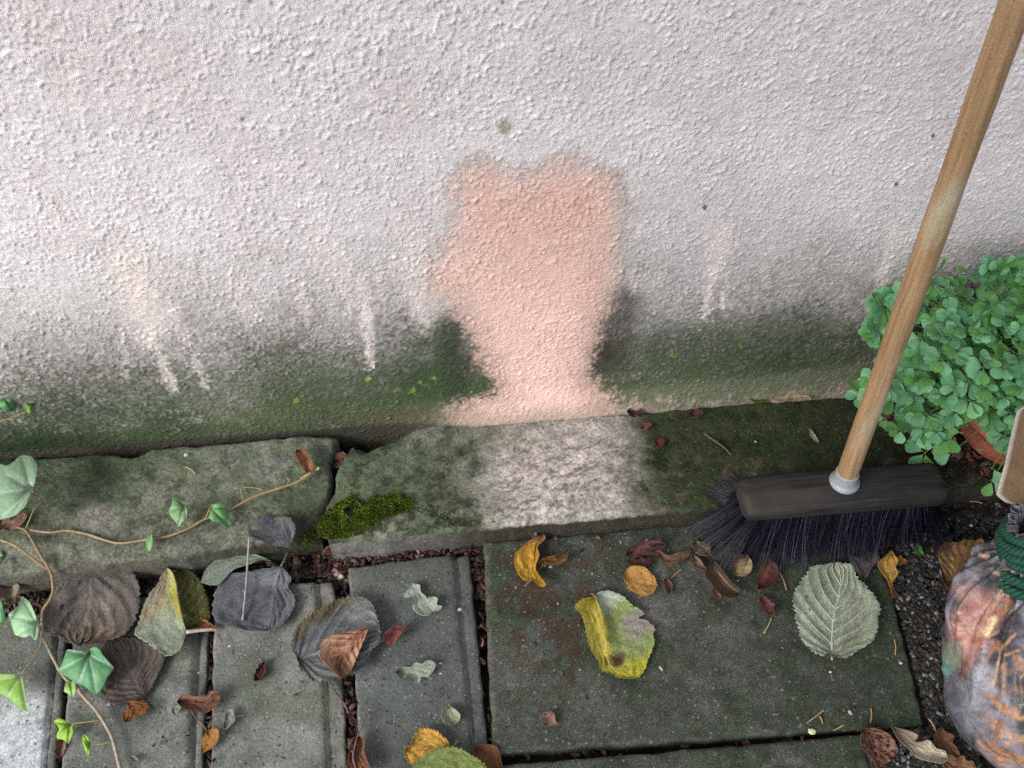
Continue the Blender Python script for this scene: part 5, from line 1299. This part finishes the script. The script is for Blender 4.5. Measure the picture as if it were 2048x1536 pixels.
leaf_T.sort(key=showing)
pl0 = np.array(plant.location[:])
rest = Bag()
for i, (m, cpt, az) in enumerate(leaf_T):
    mi = int(pr.integers(len(LM)))
    if i < 300:
        o = bpy.data.objects.new('leaf', LM[mi]); COL.objects.link(o)
        o.parent = plant
        mm = m.copy(); mm[:3, 3] -= pl0
        o.matrix_local = Matrix(mm.tolist())
    else:
        v_, q_, S_, T_ = LV[mi // 3]
        rest.add(np.c_[v_, np.ones(len(v_))] @ m.T[:, :3], q_, None, np.array([(.135, .34, .165), (.185, .41, .21), (.115, .29, .075)][mi % 3]))
if rest.n:
    o = rest.build('foliage', M_PLANT, plant, pl0); o['kind'] = 'stuff'

# ------------------------------------------------------------------ printed sack with a green cord round its neck
M_SACK = grain_mat('printed_plastic', .36, ((50, .14), (260, .22)), (90, .0022), (420, .0006), None, .4)
sack = empty('plastic_sack', (.70, -.42, 0)); tag(sack, 'printed plastic sack with bark pattern, gathered and tied at the neck with green cord', 'sack')
zs = np.array([0, .006, .02, .045, .08, .115, .142, .160, .174, .186, .200, .222, .236])
rs = np.array([.105, .124, .136, .141, .139, .127, .106, .080, .054, .038, .031, .029, .031])
zf_ = np.linspace(0, 1, 190)
zs_f = np.interp(zf_, np.linspace(0, 1, len(zs)), zs); rs_f = np.interp(zs_f, zs, rs)
axx = np.interp(zs_f, [0, .08, .2, .25], [.722, .716, .659, .647]); axy = np.interp(zs_f, [0, .08, .2, .25], [-.462, -.452, -.354, -.337])
nth = 400
th = np.arange(nth) * 2 * np.pi / nth
TH, ZZ = np.meshgrid(th, zs_f)
RR = np.broadcast_to(rs_f[:, None], TH.shape).copy()
cs, sn = np.cos(TH), np.sin(TH)
wr = fbm(cs * 2.2 + 5, sn * 2.2 + ZZ * 10, 61, 3) - .5
wr2 = 1 - 2 * np.abs(fbm(cs * 3.2 + 5 + ZZ * 6, sn * 3.2 + ZZ * 13, 62, 3) - .5) * 2
neck = ss(.10, .20, ZZ)
cr_ = np.clip(1 - np.abs(fbm(cs * 2.0 + 3 + ZZ * 9, sn * 2.0 - ZZ * 5, 67, 2) - .5) * 9, 0, 1) ** 2 - np.clip(1 - np.abs(fbm(cs * 2.6 + 9 - ZZ * 7, sn * 2.6 + ZZ * 8, 68, 2) - .5) * 10, 0, 1) ** 2
RR *= 1 + .030 * cr_ * ss(.005, .05, ZZ) + wr * .16 + .045 * (wr2 - .6) * (1 - neck * .5) * ss(.0, .05, ZZ) + neck * .13 * np.sin(TH * 13 + 3 * np.sin(TH * 2)) + neck * .08 * np.sin(TH * 29 + 1)
X = axx[:, None] + RR * cs; Y = axy[:, None] + RR * sn * .95
Zk = ZZ + (.006 * wr)
Zk = np.maximum(Zk, .0015)
V = np.stack([X, Y, Zk], -1).reshape(-1, 3)
px, py = proj(V)
a1 = fbm(V[:, 0] * 38 + V[:, 2] * 15, V[:, 1] * 38 - V[:, 2] * 30, 63, 4); a2 = fbm(V[:, 0] * 110, V[:, 1] * 110 + V[:, 2] * 80, 64, 4); a3 = fbm(V[:, 0] * 55 + V[:, 1] * 30, V[:, 2] * 160 + V[:, 1] * 40, 65, 3)
c = mix((.055, .050, .056), (.20, .185, .215), ss(.38, .68, a1))
c = mix(c, (.025, .022, .024), ss(.52, .64, a2) * .6)
jx = (a2 - .5) * 70
def reg(poly, f=18): return ss(f, -f, sdf(px + jx, py + (a1 - .5) * 60, poly))
c = mix(c, mix((.36, .15, .11), (.48, .27, .235), ss(.4, .62, a2)), reg([(1918, 1180), (2000, 1175), (2010, 1215), (1985, 1260), (1960, 1320), (1925, 1350), (1905, 1330), (1890, 1300)]) * .92)
c = mix(c, (.27, .27, .31), reg([(1925, 1350), (1975, 1345), (1985, 1400), (1965, 1460), (1935, 1440), (1915, 1400)], 24) * .75)
c = mix(c, (.10, .105, .125), reg([(1885, 1360), (1915, 1370), (1935, 1460), (1970, 1560), (1920, 1560), (1900, 1450)]) * .8)
c = mix(c, (.24, .27, .20), ss(30, 14, np.hypot(px - 1903, (py - 1310) * .75)) * .9)
c = mix(c, (.16, .34, .27), ss(22, 8, np.hypot(px - 1893, (py - 1335) * 1.0)) * .8)
c = mix(c, mix((.34, .13, .07), (.40, .23, .11), ss(.4, .6, a3)), reg([(1985, 1420), (2070, 1370), (2200, 1380), (2200, 1560), (1990, 1560)], 30) * ss(.44, .56, a3 * .5 + a2 * .5))
c = mix(c, (.36, .20, .11), ss(.66, .70, a3) * ss(1945, 1975, px) * .7)
c = mix(c, (.70, .55, .30), ss(10, 3, segd(px, py, (1988, 1238), (1972, 1268))[0]) * .9)
rs_ = np.random.default_rng(66)
for _ in range(70):                       # printed straws and chips
    ax, ay = rs_.uniform(1940, 2180), rs_.uniform(1180, 1560)
    if ax < 1965 + (1400 - ay) * .06: continue
    aa_ = math.radians(rs_.normal(-62, 30)); ll_ = rs_.uniform(14, 60)
    cl_ = [(.34, .16, .08), (.42, .28, .14), (.28, .13, .08), (.035, .03, .03), (.36, .31, .28)][int(rs_.integers(5))]
    c = mix(c, cl_, ss(4.2, 1.2, segd(px + jx * .12, py, (ax, ay), (ax + ll_ * math.cos(aa_), ay + ll_ * math.sin(aa_)))[0]) * .85)
for (ax, ay, bx, by) in [(2010, 1140, 1995, 1210), (2022, 1145, 2010, 1225), (1985, 1085, 2010, 1062), (1995, 1095, 2012, 1088), (2000, 1300, 2030, 1270), (1975, 1275, 1996, 1264), (2010, 1310, 2040, 1300), (1960, 1110, 1980, 1114)]:
    c = mix(c, (.46, .24, .12), ss(4.5, 1.5, segd(px + jx * .1, py, (ax, ay), (bx, by))[0]) * .85)
v_, q_, t_ = V, None, None
i = np.arange(len(zs_f) - 1)[:, None] * nth; k = np.arange(nth)[None]; k2 = (k + 1) % nth
q_ = np.stack([i + k, i + k2, i + nth + k2, i + nth + k], -1).reshape(-1, 4)
o = obj('sack_body', V, q_, None, M_SACK, sack, np.array([.70, -.42, 0]), c); thick(o, .0006)
# cord: twisted two-strand turns round the neck
M_CORD = grain_mat('green_cord', .6, ((700, .35),), (1600, .0008), None, None, .3, color=(.016, .080, .052))
def neck_c(z): return np.array([np.interp(z, [0, .08, .2, .25], [.722, .716, .659, .647]), np.interp(z, [0, .08, .2, .25], [-.462, -.452, -.354, -.337]), z])
nax = neck_c(.21) - neck_c(.19); nax /= np.linalg.norm(nax)
u1 = np.cross(nax, [0, 0, 1]); u1 = u1 / np.linalg.norm(u1); u2 = np.cross(nax, u1)
for turn in range(6):
    zc = .181 + turn * .0095
    rc = float(np.interp(zc, zs, rs)) + .006 + .003 * math.sin(turn * 2.1)
    for strand in range(3):
        aa = np.linspace(0, 2 * np.pi * 1.03, 150)
        ph_ = aa * 15 + strand * 2.094
        cen = neck_c(zc)
        p = cen + (rc + .0032 * np.cos(ph_))[:, None] * (np.cos(aa)[:, None] * u1 + np.sin(aa)[:, None] * u2) + (.0032 * np.sin(ph_) + .003 * np.sin(aa + turn) + .006 * (aa / 6.28 - .5))[:, None] * nax
        v_, q2_, t2_ = tube(p, .0031, 6)
        obj('cord_strand', v_, q2_, t2_, M_CORD, sack, cen)
# kraft paper tag folded over the neck
M_KRAFT = grain_mat('kraft_card', .85, ((60, .12), (500, .2)), (700, .0006), None, None, .2)
oc = [(2050, 812, .305), (2034, 822, .300), (2027, 850, .294), (2018, 890, .287), (2009, 932, .277), (2000, 962, .268), (1992, 990, .258), (2003, 1000, .254), (2016, 1007, .250), (2032, 1006, .248), (2050, 1004, .246)]
oc2 = [(2240, 800, .300), (2240, 830, .297), (2240, 860, .29), (2238, 890, .284), (2235, 930, .276), (2232, 960, .27), (2230, 985, .262), (2228, 995, .256), (2226, 1000, .25), (2224, 1005, .247), (2220, 1010, .244)]
A_ = np.array([onz(a, b, c_) for a, b, c_ in oc]); B_ = np.array([onz(a, b, c_) for a, b, c_ in oc2])
A_ = resamp(A_, 30); B_ = resamp(B_, 30)
u = np.linspace(0, 1, 24)[None, :, None]
G = A_[:, None] * (1 - u) + B_[:, None] * u
G[..., 2] += .012 * np.sin(np.pi * u[..., 0]) + .004 * (fbm(G[..., 0] * 30, G[..., 1] * 30, 90, 2) - .5)
cc = mix((.125, .075, .042), (.165, .105, .062), fbm(G[..., 0] * 60, G[..., 1] * 60, 91, 3))
cc = mix(cc, (.62, .56, .50), ss(.022, .0, u[..., 0] + 0 * cc[..., 0]) * .9)
cc = mix(cc, (.46, .42, .38), ss(.012, .0, u[..., 0] + 0 * cc[..., 0]) * .9)
o = obj('paper_tag', G.reshape(-1, 3), grid_faces(30, 24), None, M_KRAFT, sack, G[15, 12], cc.reshape(-1, 3)); thick(o, .0022)

# ------------------------------------------------------------------ moss, gravel, litter
M_MOSS = leaf_mat('moss', .75, .25, .25, .2)
def moss(name, label, poly, n, z, hgt, size, cols, seed, patch=0.0, zthr=0.0):
    r = np.random.default_rng(seed)
    p2 = in_poly(n, poly, seed=seed)
    d = -sdf(p2[:, 0], p2[:, 1], kpts(K0, poly))
    base = onz(p2[:, 0], p2[:, 1], np.full(n, z))
    lump = fbm(base[:, 0] * 95, base[:, 1] * 95, seed, 3)
    if patch:
        keep = fbm(base[:, 0] * 45, base[:, 1] * 45, seed + 5, 3) > patch
        base, d, lump = base[keep], d[keep], lump[keep]
    n = len(base)
    mound = hgt * ss(0, 26, d) * (.25 + 1.1 * lump)
    b0 = base + np.c_[np.zeros(n), np.zeros(n), mound * .92 - .001]
    s_ = size * r.uniform(.6, 1.3, n)
    ang_ = r.uniform(0, 6.283, n); tl = r.uniform(.1, 1.0, n)
    dirv = np.c_[np.cos(ang_) * tl, np.sin(ang_) * tl, np.ones(n)]; dirv /= np.linalg.norm(dirv, axis=1)[:, None]
    sd2 = np.c_[-np.sin(ang_), np.cos(ang_), np.zeros(n)]
    V = np.stack([b0 - sd2 * (s_ * .22)[:, None], b0 + sd2 * (s_ * .22)[:, None], b0 + dirv * (s_ * .6)[:, None] + sd2 * (s_ * .30)[:, None], b0 + dirv * s_[:, None], b0 + dirv * (s_ * .6)[:, None] - sd2 * (s_ * .30)[:, None]], 1)
    i = np.arange(n)[:, None] * 5
    t = np.concatenate([i + [0, 1, 2], i + [0, 2, 4], i + [4, 2, 3]], 0)
    m_ = np.clip(lump * 1.3 - .25 + r.normal(0, .25, n), 0, 1)
    cc = mix(cols[0], cols[1], m_)
    o = obj(name, V.reshape(-1, 3), None, t, M_MOSS, None, None, np.repeat(cc, 5, 0), None, False)
    tag(o, label, 'moss', None, 'stuff')
moss('moss', 'bright green cushion of moss on the broken corner of the right kerb stone', [(634, 1062), (640, 1035), (672, 1008), (715, 985), (760, 988), (800, 982), (832, 998), (815, 1030), (770, 1050), (735, 1066), (690, 1076), (655, 1078), (636, 1072)], 9000, KZ - .0015, .008, .0030, ((.045, .070, .008), (.17, .23, .02)), 21, patch=.42)
moss('moss', 'thin dark green moss spread over the right kerb stone left of the broom', [(1255, 900), (1320, 828), (1500, 806), (1700, 790), (1720, 900), (1480, 930), (1420, 1000), (1330, 1010), (1260, 960)], 26000, KZ - .0008, .0016, .0017, ((.022, .034, .008), (.060, .085, .020)), 22, patch=.47)
moss('moss', 'sparse olive moss specks along the front edge of the right kerb stone', [(820, 990), (960, 1010), (1000, 1045), (940, 1052), (800, 1062)], 2500, KZ - .0008, .0015, .0020, ((.03, .045, .010), (.075, .10, .02)), 23, patch=.5)
moss('moss', 'small moss tuft in the gap at the end of the left kerb stone', [(590, 1040), (628, 1030), (640, 1075), (610, 1105), (585, 1080)], 1500, .024, .006, .0026, ((.035, .055, .008), (.10, .14, .02)), 24, patch=.42)
moss('moss', 'yellow-green moss on the mortar by the tan leaf strip', [(1495, 800), (1508, 780), (1540, 778), (1548, 795), (1520, 808)], 500, KZ + .004, .002, .002, ((.08, .10, .008), (.16, .18, .02)), 25)

def scatter_scraps(name, label, polys, zf, sizes, cols, seed, kind_cat):
    r = np.random.default_rng(seed); b = Bag()
    for poly, n in polys:
        p2 = in_poly(n, poly, seed=seed + n)
        for (x, y) in p2:
            z = zf(x, y) + r.uniform(0, .006)
            c0 = onz(x, y, z); a = r.uniform(0, 6.28); s = r.uniform(*sizes) * (1 if r.random() > .15 else 1.7)
            ax = np.array([math.cos(a), math.sin(a), r.normal(0, .35)]); ay = np.array([-math.sin(a), math.cos(a), r.normal(0, .5)])
            g_ = np.linspace(-1, 1, 4); GX, GY = np.meshgrid(g_, np.linspace(-1, 1, 3))
            wv = r.uniform(.25, .6) * np.sqrt(np.clip(1 - (GX * .85) ** 2, 0, 1))
            P_ = c0 + s * (GX[..., None] * ax + (GY * wv)[..., None] * ay) + np.array([0, 0, 1]) * (s * r.uniform(.1, .6) * (GY ** 2) * .6)[..., None]
            cl = np.asarray(cols[int(r.integers(len(cols)))]) * r.uniform(.6, 1.3)
            b.add(P_.reshape(-1, 3), grid_faces(3, 4), None, np.clip(cl, 0, 1))
    o = b.build(name, M_LITTER); thick(o, .0003); tag(o, label, kind_cat, None, 'stuff')
RED = [(.050, .018, .016), (.085, .028, .024), (.035, .020, .017), (.13, .055, .045), (.025, .018, .015), (.05, .03, .02), (.20, .11, .09), (.02, .015, .012), (.07, .038, .022)]
DK = [(.04, .028, .022), (.07, .045, .032), (.10, .06, .04), (.03, .022, .02), (.15, .085, .06)]
scatter_scraps('leaf_litter', 'reddish leaf crumbs and bud scales packed in the gap along the kerb', [([(625, 1105), (700, 1098), (830, 1082), (960, 1066), (985, 1078), (960, 1100), (900, 1108), (720, 1128), (690, 1160), (640, 1150)], 620), ([(1010, 1068), (1100, 1056), (1400, 1032), (1410, 1044), (1100, 1074), (1010, 1082)], 150)],
               lambda x, y: -.012, (.0022, .0052), RED, 31, 'leaf litter')
scatter_scraps('leaf_litter', 'brown and pinkish leaf shreds down the joint left of the big slab', [([(938, 1085), (970, 1085), (976, 1190), (960, 1200), (945, 1150)], 70), ([(950, 1190), (974, 1190), (985, 1500), (972, 1500)], 26), ([(1000, 1510), (1700, 1465), (1715, 1470), (1010, 1528)], 22)], lambda x, y: -.018, (.0028, .0062), RED + [(.26, .13, .10)], 32, 'leaf litter')
scatter_scraps('leaf_litter', 'dark leaf crumbs in the joints between the narrow pavers and under the left kerb', [([(0, 1180), (130, 1165), (420, 1150), (620, 1110), (660, 1150), (430, 1185), (140, 1215), (0, 1235)], 420), ([(690, 1200), (725, 1536), (700, 1536), (668, 1200)], 120), ([(412, 1200), (432, 1200), (420, 1536), (404, 1536)], 80), ([(124, 1230), (145, 1230), (122, 1536), (106, 1536)], 60)],
               lambda x, y: -.014, (.0025, .006), DK + RED[:3], 33, 'leaf litter')
scatter_scraps('leaf_litter', 'dark dead leaf crumbs behind the broom and round the flower pot', [([(1680, 775), (1800, 765), (1960, 870), (2010, 980), (1900, 930), (1760, 850)], 260)], lambda x, y: KZ + .001, (.003, .008), DK + [(.18, .07, .05)], 34, 'leaf litter')
scatter_scraps('leaf_litter', 'scattered tiny reddish crumbs lying on the paving', [([(980, 1090), (1400, 1060), (1700, 1200), (1750, 1440), (1000, 1490)], 170), ([(440, 1200), (930, 1120), (940, 1536), (130, 1536), (150, 1300)], 130), ([(980, 1080), (1500, 1050), (1560, 1200), (1000, 1240)], 90)], lambda x, y: .002, (.0006, .0022), RED + [(.3, .3, .27), (.35, .34, .30), (.14, .10, .07)], 35, 'leaf litter')

r = np.random.default_rng(41)
def pebbles(name, label, polys, zf, rlo, rhi, cols, wts, seed):
    r = np.random.default_rng(seed); b = Bag()
    for poly, n in polys:
        p2 = in_poly(n, poly, seed=seed + n)
        cen = onz(p2[:, 0], p2[:, 1], np.full(n, 0.0))
        rad = rlo + (rhi - rlo) * r.random(n) ** 2.2
        cen[:, 2] = zf(cen) + rad * .25
        ang_ = r.uniform(0, 6.28, n)
        sc = np.stack([r.uniform(.8, 1.5, n), r.uniform(.6, 1.0, n), r.uniform(.5, .9, n)], -1)
        v0 = _iv[None] * (1 + r.uniform(-.25, .25, (n, 12, 1))) * sc[:, None] * rad[:, None, None]
        ca, sa = np.cos(ang_)[:, None], np.sin(ang_)[:, None]
        v1 = np.stack([v0[..., 0] * ca - v0[..., 1] * sa, v0[..., 0] * sa + v0[..., 1] * ca, v0[..., 2]], -1) + cen[:, None]
        cl = np.asarray(cols)[r.choice(len(cols), n, p=wts)] * r.uniform(.7, 1.25, (n, 1))
        b.add(v1.reshape(-1, 3), None, (np.arange(n)[:, None, None] * 12 + _if[None]).reshape(-1, 3), np.repeat(cl, 12, 0))
    o = b.build(name, M_PEB, smooth=False); tag(o, label, 'gravel', None, 'stuff')
GRC = [(.018, .017, .016), (.032, .030, .028), (.065, .065, .062), (.17, .17, .165), (.055, .04, .026)]
pebbles('gravel', 'dark fine gravel with pale chips between the big slab and the sack', [([(1738, 1100), (1980, 1080), (1960, 1200), (1930, 1400), (1990, 1600), (1730, 1600), (1728, 1470), (1862, 1452), (1830, 1330), (1800, 1220)], 7000), ([(1700, 980), (2050, 960), (2050, 1100), (1740, 1100)], 2500)],
        lambda c: -.007 + .004 * fbm(c[:, 0] * 40, c[:, 1] * 40, 43), .0013, .0040, GRC, [.42, .28, .15, .08, .07], 42)
pebbles('gravel', 'loose grit and small stones in the gaps along the kerb', [([(625, 1105), (960, 1066), (960, 1105), (690, 1165), (600, 1180)], 500), ([(640, 1130), (700, 1120), (705, 1260), (680, 1260)], 160), ([(0, 1170), (620, 1105), (640, 1150), (0, 1240)], 700), ([(690, 1200), (725, 1600), (700, 1600)], 160), ([(945, 1100), (972, 1090), (975, 1200), (950, 1200)], 60)],
        lambda c: -.018 + .004 * fbm(c[:, 0] * 40, c[:, 1] * 40, 44), .0012, .0042, [(.025, .021, .019), (.05, .042, .038), (.12, .11, .10), (.045, .026, .024)], [.45, .3, .1, .15], 45)

# ------------------------------------------------------------------ unseen tree added front left so its leaves shade the right-hand side
tree = empty('added_shade_tree', (-1.75, -2.5, -.05)); tag(tree, 'unseen broad-leaved tree added to shade the right-hand side', 'tree')
M_BARK = grain_mat('bark', .9, ((20, .3), (90, .3)), (60, .01), None, None, .2, color=(.07, .055, .04))
u = np.linspace(0, 1, 20)
tp = np.stack([-1.75 + .25 * u ** 2, -2.5 + .55 * u ** 2, -.05 + 2.5 * u], -1)
v, q, t = tube(tp, .13 - .09 * u, 12); obj('trunk', v, q, t, M_BARK, tree, tp[0])
r = np.random.default_rng(51); b = Bag()
nlv = 5000
d = r.normal(0, 1, (nlv, 3)); d /= np.linalg.norm(d, axis=1)[:, None]
cp = np.array([-1.30, -1.55, 2.2]) + d * np.array([.72, .6, .45]) * (r.random((nlv, 1)) ** .4)
a = r.normal(0, 1, (nlv, 3)); a /= np.linalg.norm(a, axis=1)[:, None]
b2_ = np.cross(a, r.normal(0, 1, (nlv, 3))); b2_ /= np.linalg.norm(b2_, axis=1)[:, None]
ls = r.uniform(.035, .06, (nlv, 1))
V = np.stack([cp - a * ls, cp + b2_ * ls * .6, cp + a * ls, cp - b2_ * ls * .6], 1).reshape(-1, 3)
o = obj('crown', V, np.arange(nlv * 4).reshape(-1, 4), None, M_PLANT, tree, np.array([-1.35, -1.55, 2.25]), np.array((.10, .14, .03)), None, False)
